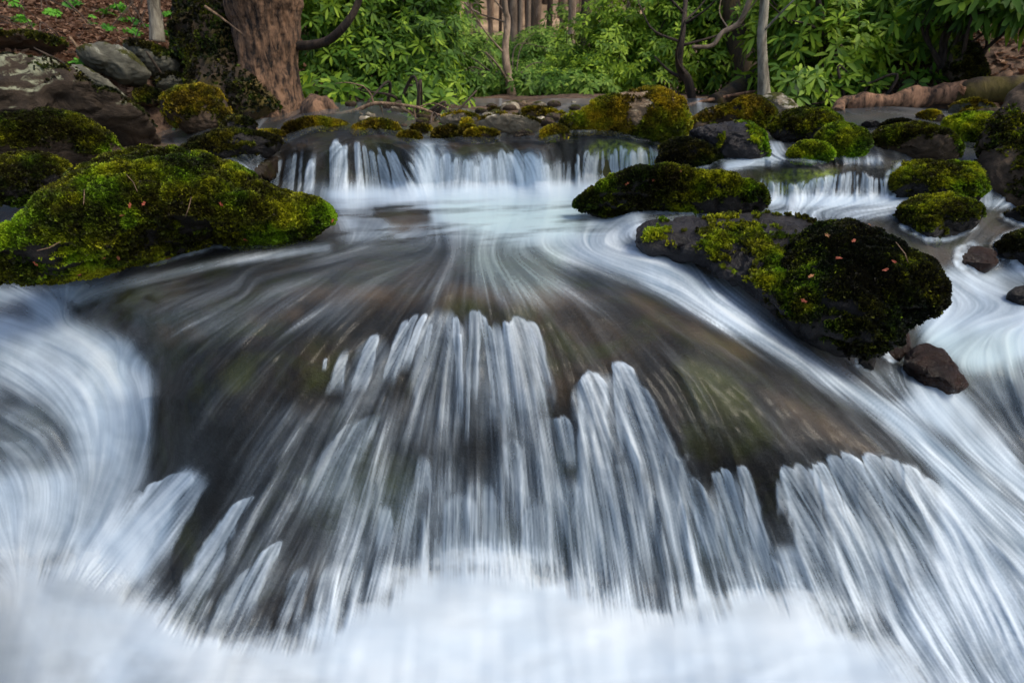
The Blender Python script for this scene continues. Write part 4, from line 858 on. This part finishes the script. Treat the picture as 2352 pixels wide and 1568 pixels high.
tree('slender pale-barked trunk rising right of the hooded mossy boulder', [at(1756, 232, 4.45), at(1752, 150, 4.45), at(1750, 80, 4.45), at(1756, 0, 4.45), at(1770, -350, 4.45)], [.045, .031, .029, .028, .024], 'bark_pale', 2, nb=3, bl=.4)
tree('thin leaning bare tree rising from the cobbles at the centre', [at(1182, 262, 6.2), at(1172, 200, 6.3), at(1160, 120, 6.4), at(1166, 50, 6.5), at(1158, -20, 6.5), at(1150, -400, 6.6)], [.055, .04, .034, .03, .026, .02], 'bark_far', 3, nb=9, bl=.7)
tree('brown leaning trunk wrapped in moss behind the right-hand rhododendron', [at(1735, 215, 6.2), at(1712, 150, 6.3), at(1690, 80, 6.4), at(1675, 0, 6.5), at(1640, -300, 6.6)], [.14, .11, .10, .09, .08], 'bark_moss', 4, nb=3, bl=.8)
tree('green mossy root-like trunk slanting down behind the golden boulder', [at(1640, 240, 5.0), at(1700, 205, 5.3), at(1745, 180, 5.6), at(1800, 150, 6.0)], [.07, .08, .09, .08], 'bark_moss', 5, nb=0)
tree('dark trunk in the shade near the top right corner', [at(2235, 190, 6.5), at(2225, 80, 6.5), at(2205, 0, 6.5), at(2180, -200, 6.5)], [.14, .12, .12, .11], 'bark_dark', 6, nb=3)
tree('dark crooked stem rising through the right-hand leaves', [at(1935, 215, 4.9), at(1915, 120, 4.9), at(1895, 60, 4.9), at(1878, 0, 4.9), at(1860, -150, 4.9)], [.03, .025, .023, .02, .02], 'bark_dark', 8, nb=6, brr=.6)
tree('thin dark stem beside the slender pale-barked trunk', [at(1852, 205, 5.0), at(1842, 110, 5.0), at(1836, 60, 5.0), at(1838, -20, 5.0)], [.018, .016, .014, .012], 'bark_dark', 9, nb=4, brr=.6)
tree('dark gnarled stem under the middle rhododendron', [at(1592, 240, 5.6), at(1580, 185, 5.6), at(1560, 150, 5.6), at(1568, 80, 5.6), at(1575, 0, 5.8)], [.034, .034, .030, .022, .018], 'bark_dark', 10, nb=7, brr=.5)
tree('curved bare branch-like stem arching over the golden boulder', [at(1590, 108, 5.2), at(1635, 105, 5.2), at(1660, 75, 5.2), at(1700, 50, 5.2), at(1730, -20, 5.2)], [.012, .016, .018, .02, .02], 'bark_far', 12, nb=2)
# far bare trees on the hillside
rs = random.Random(21)
for k in range(240):
    y = 11+32*rs.random()**1.2; 
    px = rs.uniform(960, 1420) if k % 2 else rs.uniform(640, 2000) if k % 5 else rs.uniform(-200, 2500)
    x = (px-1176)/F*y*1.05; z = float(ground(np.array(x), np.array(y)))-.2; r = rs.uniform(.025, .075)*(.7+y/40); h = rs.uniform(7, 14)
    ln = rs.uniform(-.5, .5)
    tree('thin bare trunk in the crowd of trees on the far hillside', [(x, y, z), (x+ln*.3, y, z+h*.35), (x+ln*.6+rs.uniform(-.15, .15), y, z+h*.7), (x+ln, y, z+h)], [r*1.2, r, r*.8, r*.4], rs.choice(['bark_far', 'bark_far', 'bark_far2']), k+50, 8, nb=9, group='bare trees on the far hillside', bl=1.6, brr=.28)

# driftwood
root = empty('driftwood', at(740, 275, 3.75)); tag(root, 'bleached branch with gnarled root end lying above the left curtain', 'branch')
V, q = tube(spline([at(702, 246, 3.8), at(722, 252, 3.75), at(750, 258, 3.7), at(778, 262, 3.7)], 30), np.interp(np.linspace(0, 1, 30), [0, .3, .8, 1], [.04, .07, .06, .02]), 60, 1.9, 3); child('root_end', V, q, M['bark'], root)
segs = [([(772,264),(815,255),(858,238),(905,240),(960,247),(1000,262),(1045,275),(1085,308)], .013, .004), ([(858,238),(850,215),(835,198)], .006, .003), ([(905,240),(945,262),(985,300)], .005, .002), ([(825,258),(845,275),(850,300)], .006, .003), ([(850,280),(835,310)], .004, .002), ([(950,247),(955,280),(950,312)], .006, .003),
        ([(1000,262),(990,290),(995,318)], .005, .003), ([(870,238),(880,265),(878,310)], .004, .002), ([(835,198),(800,190),(770,192)], .004, .002), ([(960,247),(1000,238),(1050,262)], .004, .002)]
V, q = join([tube(spline([at(x, y, 3.65) for x, y in s], 24), np.linspace(a, b, 24), 8, .1, 1) for s, a, b in segs]); child('limbs', V, q, M['twig'], root)
# red log
root = empty('fallen_log', at(2150, 250, 4.2)); tag(root, 'reddish broken log lying across the stream at upper right', 'log')
cl = spline([at(1940, 244, 4.3), at(1960, 240, 4.3), at(2040, 232, 4.25), at(2130, 222, 4.2), at(2215, 212, 4.15), at(2225, 210, 4.15)], 80)
V, q = tube(cl, np.interp(np.linspace(0, 1, 80), [0, .08, .5, .9, 1], [.035, .05, .052, .05, .04]), 60, .9, 8); child('bare_trunk', V, q, M['wood_red'], root)
cl = spline([at(2190, 226, 4.15), at(2240, 210, 4.1), at(2300, 205, 4.05), at(2360, 205, 4.0), at(2500, 215, 3.9)], 70)
V, q = tube(cl, np.interp(np.linspace(0, 1, 70), [0, .15, .5, 1], [.03, .075, .07, .07]), 36, .3, 9); child('mossy_butt', V, q, M['bark_moss'], root)
V, q = tube(spline([at(2255, 205, 4.1), at(2285, 188, 4.1), at(2300, 178, 4.1), at(2318, 182, 4.1)], 24), np.interp(np.linspace(0, 1, 24), [0, .6, .85, 1], [.04, .025, .04, .015]), 20, .8, 3); child('stub', V, q, M['bark'], root)
sp2 = [tube([at(2215+rs.uniform(-4, 8), 212+rs.uniform(-12, 10), 4.08), at(2215+rs.uniform(-18, 0), 200+rs.uniform(-10, 10), 4.05)], [.006, .001], 4) for k in range(26)]
V, q = join(sp2); child('splinters', V, q, M['wood_red'], root)
V, q = tube(spline([at(1925, 262, 4.2), at(1935, 235, 4.25), at(1965, 226, 4.3), at(1985, 230, 4.3)], 20), np.linspace(.05, .02, 20), 20, .7, 12); child('root_end', V, q, M['bark'], root)
for lb, pts, r0, m_ in [('thin reddish branch resting against the golden boulder', [(1575,245),(1620,232),(1670,222),(1720,212),(1760,208)], .016, 'wood_red'),
                   ('pale curling branch in the shade of the right bank', [(2330,60),(2338,90),(2310,130),(2270,160),(2230,185)], .009, 'twig'),
                   ('dark bent twig beside the shaded boulder on the right bank', [(2180,95),(2195,130),(2215,165),(2190,185)], .010, 'bark_dark'),
                   ('pale thin twig lying down the left bank', [(160,85),(200,140),(235,205),(280,255)], .008, 'twig'),
                   ('curved yellowish branch high on the bank left of the big trunk', [(470,15),(500,35),(540,65),(565,85)], .009, 'twig')]:
    d = 5.0 if pts[0][0] > 1500 else 4.0
    V, q = tube(spline([at(x, y, d) for x, y in pts], 24), np.linspace(r0, r0*.4, 24), 8, .2, 1); o = mkmesh('fallen_branch', V, q, M[m_]); tag(o, lb, 'branch')
rock('mossy grey boulder in the shade of the right bank', [(2168,170),(2185,120),(2215,96),(2248,110),(2265,160),(2270,205),(2200,215)], 5.2, 5.6, .6, 'brown', .5, 1500, .02, 'moss_dull', 22, auto='g')
rock('pale stone at the foot of the shaded boulder on the right bank', [(2195,205),(2225,185),(2262,182),(2275,205),(2240,215)], 4.9, 5.0, .6, 'grey', .3, 0, res=22, auto='g')

# ------------------------------------------------------------------ FOLIAGE
def leaves(cent, dirs, L, W, seed, tone, droop=.35, nper=7):
    rs = np.random.RandomState(seed); n = len(cent); Vs, Fs, Ts = [], [], []
    ax = dirs/np.linalg.norm(dirs, axis=1, keepdims=True)
    r0 = np.cross(ax, rs.normal(0, 1, (n, 3))); r0 /= np.linalg.norm(r0, axis=1, keepdims=True); r1 = np.cross(ax, r0); b = 0
    for k in range(nper):
        a = 2*math.pi*k/nper+rs.uniform(-.4, .4, (n, 1)); out = r0*np.cos(a)+r1*np.sin(a)
        tilt = rs.uniform(-.1, .75, (n, 1)); d = out+ax*tilt; d /= np.linalg.norm(d, axis=1, keepdims=True)
        l = L*rs.uniform(.65, 1.15, (n, 1)); sd_ = np.cross(d, ax); sd_ /= np.linalg.norm(sd_, axis=1, keepdims=True)+1e-9
        w_ = W*rs.uniform(.8, 1.15, (n, 1)); g = np.array([0, 0, -1.])
        p0 = cent+d*l*.08; pm = cent+d*l*.5+g*l*droop*.22; pe = cent+d*l+g*l*droop*rs.uniform(.5, 1.2, (n, 1)); q1 = cent+d*l*.8+g*l*droop*.6
        upv = np.cross(sd_, d)
        V = np.stack([p0, pm+sd_*w_*.5+upv*w_*.12, q1+sd_*w_*.4, pe, q1-sd_*w_*.4, pm-sd_*w_*.5+upv*w_*.12, pm, q1-upv*w_*.03], 1)
        f = np.array([[0, 6, 5, 5], [0, 1, 6, 6]]); 
        fq = np.array([[0, 1, 6, 5], [1, 2, 7, 6], [5, 6, 7, 4], [2, 3, 4, 7]])
        Vs.append(V.reshape(-1, 3)); Fs.append((b+np.arange(n)[:, None, None]*8+fq[None]).reshape(-1, 4)); b += n*8
        t = np.clip(tone+rs.normal(0, .13, n), 0, 1); Ts.append(np.repeat(t, 8))
    return np.concatenate(Vs), np.concatenate(Fs), np.concatenate(Ts)
def bush(label, blobs, n, L, W, seed, mat='leaf', cat='bush', base=None, tone0=.5, nbr=16, name='rhododendron', group=None, gap=.15):
    """blobs: (px,py,d,rx,ry,rz) leafy masses in metres"""
    rs = np.random.RandomState(seed); C_, Dv = [], []
    wts = np.array([b[3]*b[5] for b in blobs]); wts = wts/wts.sum(); cs = [at(b[0], b[1], b[2]) for b in blobs]
    for b, c, wt in zip(blobs, cs, wts):
        k = int(n*wt*1.9); v = rs.normal(0, 1, (k, 3)); v /= np.linalg.norm(v, axis=1, keepdims=True)
        rad_ = rs.uniform(.45, 1.08, (k, 1)); p = c+v*rad_*np.array([b[3], b[4], b[5]])
        dn = fbm(p*2.6/max(.5, b[3]**.5), 3, seed); keep = dn > gap-.25*rs.rand(k); p = p[keep]; v = v[keep]
        C_.append(p); Dv.append(v*.8+np.array([0, -.2, .55])+rs.normal(0, .35, v.shape))
    C_ = np.concatenate(C_); Dv = np.concatenate(Dv); ok = (C_[:, 2] > ground(C_[:, 0], C_[:, 1])+.01) | (len(C_) < 40); C_, Dv = C_[ok], Dv[ok]
    if len(C_) < 3: C_ = cs[0]+rs.normal(0, .03, (5, 3)); Dv = rs.normal(0, .4, (5, 3))+np.array([0, 0, 1.])
    tone = np.clip(tone0+.4*fbm(C_*3, 3, seed+2)+rs.normal(0, .1, len(C_)), 0, 1)
    V, q, t = leaves(C_, Dv, L, W, seed, tone)
    if base is None: m = np.mean(cs, 0); base = np.array([m[0], m[1], float(ground(np.array(m[0]), np.array(m[1])))])
    else: base = at(*base)
    root = empty(name, base); tag(root, label, cat, group); child('foliage', V, q, M[mat], root, smooth=True, attrs={'tone': t})
    br = []; rp = random.Random(seed)
    for k in range(nbr):
        e = C_[rp.randrange(len(C_))]; m = (base+e)/2+np.array([rp.uniform(-.2, .2), rp.uniform(-.2, .2), rp.uniform(-.1, .25)])
        br.append(tube(spline([base+np.array([rp.uniform(-.1, .1), rp.uniform(-.1, .1), -.05]), m, e], 14), np.linspace(min(.018, L*.12), L*.035, 14), 6))
    if nbr <= 3:
        for V_, q_ in br: child('stem', V_, q_, M['bark_far2'], root)
        return root
    # twigs that carry the whorls
    idx = rs.choice(len(C_), min(len(C_), 260), replace=False)
    for i in idx:
        d = Dv[i]/np.linalg.norm(Dv[i]); br.append(tube(np.array([C_[i]-d*L*1.2+np.array([0, 0, -.03]), C_[i]-d*L*.5, C_[i]]), [.004, .003, .002], 4))
    V, q = join(br); child('stems', V, q, M['bark_dark' if mat == 'leaf' else 'bark_far2'], root)
    return root
bush('tall dense rhododendron just right of the massive trunk', [(760,20,5.6,.55,.5,.5),(880,40,5.8,.55,.5,.6),(960,110,5.6,.42,.5,.45),(850,150,5.4,.5,.4,.3),(930,200,5.2,.4,.4,.2),(1000,210,5.4,.25,.3,.2),(760,-60,5.6,.6,.5,.4),(940,-60,5.8,.6,.5,.4)], 3000, .09, .021, 1, gap=.02)
bush('low drooping rhododendron sprays behind the bleached branch', [(740,205,4.5,.3,.3,.08),(830,225,4.3,.3,.3,.09),(900,255,4.1,.25,.3,.07),(980,225,4.6,.3,.3,.12)], 240, .115, .027, 2, tone0=.6)
bush('single bright rhododendron spray dipping to the lip of the falls', [(950,285,3.75,.10,.1,.04),(965,295,3.7,.06,.1,.02)], 14, .10, .026, 3, tone0=.65, nbr=3)
bush('small yellow-green seedling among the cobbles', [(1028,0+302,3.5,.05,.05,.025)], 9, .06, .022, 4, 'herb', 'plant', tone0=.9, nbr=2, name='seedling')
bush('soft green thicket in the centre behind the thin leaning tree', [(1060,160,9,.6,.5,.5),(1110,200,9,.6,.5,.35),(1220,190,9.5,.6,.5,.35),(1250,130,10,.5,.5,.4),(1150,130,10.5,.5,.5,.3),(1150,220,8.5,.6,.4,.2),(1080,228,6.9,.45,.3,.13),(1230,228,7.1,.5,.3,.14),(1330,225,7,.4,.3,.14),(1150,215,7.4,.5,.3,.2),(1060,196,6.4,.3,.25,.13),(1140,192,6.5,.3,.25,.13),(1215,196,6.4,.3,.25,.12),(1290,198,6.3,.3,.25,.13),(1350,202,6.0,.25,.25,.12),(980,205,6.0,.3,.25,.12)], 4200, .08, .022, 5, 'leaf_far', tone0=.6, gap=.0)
bush('wide bright rhododendron left of and above the golden boulder', [(1330,200,6.6,.42,.4,.28),(1400,130,6.9,.6,.5,.45),(1480,60,7.1,.6,.5,.5),(1480,170,6.8,.5,.5,.25),(1560,110,6.8,.45,.5,.4),(1560,0,7,.6,.5,.4),(1320,140,7.2,.25,.4,.2)], 3600, .08, .02, 6, tone0=.66, gap=.12)
bush('rhododendron thicket between the golden boulder and the slender pale trunk', [(1630,60,7,.5,.5,.5),(1660,150,6.8,.45,.5,.3),(1600,0,7.4,.6,.5,.4),(1720,20,6.6,.45,.5,.35)], 1600, .085, .021, 7, tone0=.62, gap=.08)
bush('long-leaved rhododendron hanging over the upper stream on the right', [(1830,30,5.2,.4,.4,.3),(1900,110,5.0,.4,.4,.25),(1990,50,5.2,.5,.4,.3),(2080,20,5.2,.5,.4,.3),(1830,190,4.7,.28,.3,.1),(1900,200,4.7,.3,.3,.08),(2050,130,5.0,.4,.4,.2),(1980,-40,5.2,.8,.4,.2),(1790,120,5.3,.3,.3,.25)], 1200, .12, .028, 8, tone0=.66, gap=.08)
bush('low leafy branches reaching out just above the red log', [(1960,200,4.5,.18,.2,.05),(2040,195,4.5,.25,.2,.06),(2120,190,4.5,.25,.2,.05),(1840,225,4.5,.15,.2,.05)], 110, .12, .03, 9, tone0=.6)
bush('rhododendron foliage hanging into the top right corner', [(2150,10,4.6,.3,.3,.15),(2260,-10,4.4,.35,.3,.15),(2340,10,4.2,.3,.3,.08),(2130,110,4.8,.2,.2,.12)], 190, .135, .034, 10, tone0=.55)
bush('dark shaded shrub mass behind the right bank', [(2080,80,8,.9,.5,.6),(1950,60,8.5,.9,.5,.6),(2200,20,8,.8,.5,.5),(1850,60,9,.8,.5,.6)], 1000, .11, .027, 12, tone0=.5, gap=.03)
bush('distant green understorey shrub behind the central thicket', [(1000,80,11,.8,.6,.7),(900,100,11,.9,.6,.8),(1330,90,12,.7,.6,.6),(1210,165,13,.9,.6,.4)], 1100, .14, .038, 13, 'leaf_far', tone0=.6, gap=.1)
# little herbs on the left bank
rs = random.Random(9); n = 0
for px, py in [(45,45),(20,75),(250,35),(275,20),(330,60),(365,80),(395,95),(410,115),(240,65),(130,95),(95,90),(170,10),(215,55),(420,215),(450,205),(405,222),(470,212),(350,150),(440,110),(395,285),(30,15),(290,48),(180,150),(60,60),(120,30),(385,35),(465,35),(300,75)]:
    d = 4.9-.003*py+rs.uniform(-.2, .2) if py < 160 else 3.95
    if True:   # find ground along the ray
        for dd in np.arange(3.6, 9, .05):
            p = at(px, py, dd)
            if p[2] < ground(p[0], p[1])+.03: d = dd; break
    bush('small bright green herb growing in the leaf litter of the left bank', [(px, py, d, .06, .06, .02)], rs.randint(8, 16), .045, .02, 300+n, 'herb', 'plant', tone0=.6, nbr=2, name='herb', group='green herbs on the left bank'); n += 1
# leaf litter
rsn = np.random.RandomState(4)
def litter(name, xs, ys, zs, size, mat, tone=.5, label='', nrm=None):
    n = len(xs); c = np.stack([xs, ys, zs], -1); d = rsn.normal(0, 1, (n, 3))*np.array([1, 1, .35]); d /= np.linalg.norm(d, axis=1, keepdims=True)
    s_ = np.cross(d, rsn.normal(0, .35, (n, 3))+np.array([0, 0, 1])); s_ /= np.linalg.norm(s_, axis=1, keepdims=True)
    L = size*rsn.uniform(.5, 1.2, (n, 1)); V = np.stack([c-d*L, c+s_*L*.5+np.array([0, 0, .006]), c+d*L, c-s_*L*.5+np.array([0, 0, .004])], 1).reshape(-1, 3)
    t = np.repeat(np.clip(rsn.normal(tone, .25, n), 0, 1), 4)
    return mkmesh(name, V, np.arange(n*4).reshape(n, 4), M[mat], smooth=False, attrs={'tone': t})
x = np.concatenate([rsn.uniform(-5.6, -1.6, 34000), rsn.uniform(1.6, 7, 22000)]); y = rsn.uniform(3.4, 7.6, 56000); z = ground(x, y)+.012; k = z > .93
o = litter('leaf_litter', x[k], y[k], z[k], .034, 'litter', .55); tag(o, 'dry brown leaves carpeting the banks', 'leaf litter', kind='stuff')
# fallen leaves on the mossy boulders
def on_rock(lb, px, py, label, mat, size, seed):
    W, Fq, mv = ROCKS[lb]; c = W[Fq].mean(1); n = vnormals(W, Fq)[Fq].mean(1); r = c-CAM
    u = (r[:, 0])/(r[:, 1]*cP-r[:, 2]*sP); v = (r[:, 1]*sP+r[:, 2]*cP)/(r[:, 1]*cP-r[:, 2]*sP)
    X = PW/2+u*F; Y = PH/2-v*F; d = (X-px)**2+(Y-py)**2+np.where((n*(-r)).sum(1) > 0, 0, 1e9); i = d.argmin(); p = c[i]+n[i]*.012
    rs = np.random.RandomState(seed); t1 = np.cross(n[i], rs.normal(0, 1, 3)); t1 /= np.linalg.norm(t1); t2 = np.cross(n[i], t1)
    if mat == 'twig':
        V, q = tube([p-t1*size*2, p+n[i]*.004, p+t1*size*2+t2*size*.4], [.0012, .0016, .001], 6); o = mkmesh('twig', V, q, M['twig']); tag(o, label, 'twig', 'dry twigs on the mossy boulders'); return
    a = np.linspace(0, 2*math.pi, 11)[:-1]; rr_ = size*(.55+.45*np.cos(a*2.5+rs.rand()*3)**2)
    V = p+np.cos(a)[:, None]*rr_[:, None]*t1*1.2+np.sin(a)[:, None]*rr_[:, None]*t2*.6+n[i]*(rs.uniform(0, size*.5, (10, 1)))
    V = np.concatenate([V, [p+n[i]*.002]]); q = np.array([[10, k, (k+1) % 10, (k+2) % 10] for k in range(0, 10, 2)])
    o = mkmesh('fallen_leaf', V, q, M[mat], smooth=False, attrs={'tone': np.full(11, rs.uniform(.2, .9))}); tag(o, label, 'leaf', 'fallen leaves on the mossy boulders')
BL = 'big moss-covered boulder at the left edge of the wide cascade'
rs = random.Random(2)
for k, (px, py) in enumerate([(505,468),(330,472),(275,485),(270,590),(385,585),(415,605),(340,625),(90,600),(175,625),(530,600),(760,502),(185,530),(300,475),(565,540),(560,445),(370,550),(40,640),(230,585)]):
    on_rock(BL, px, py, 'small dry red or tan leaf lying on the big mossy boulder at left', 'redleaf', .008, k)
for k, (px, py) in enumerate([(305,425),(440,480),(560,600),(200,460),(110,560)]): on_rock(BL, px, py, 'thin dry twig lying on the big mossy boulder at left', 'twig', .015, k)
BR = 'bulky black boulder shaggy with moss overhanging the right side of the cascade'
for k, (px, py) in enumerate([(1905,550),(1960,560),(2050,610),(2030,630),(1860,640),(1850,690),(1930,600),(1990,520)]): on_rock(BR, px, py, 'small dry leaf lying on the shaggy black boulder at right', 'redleaf', .009, 40+k)
on_rock(BR, 2070, 590, 'straw-coloured twig on the crown of the shaggy black boulder', 'twig', .018, 3)
BM = 'rounded oblong boulder with shaggy moss sides in midstream'
for k, (px, py) in enumerate([(1440,420),(1560,400),(1500,410)]): on_rock(BM, px, py, 'small dry leaf lying on the oblong midstream boulder', 'redleaf', .009, 60+k)
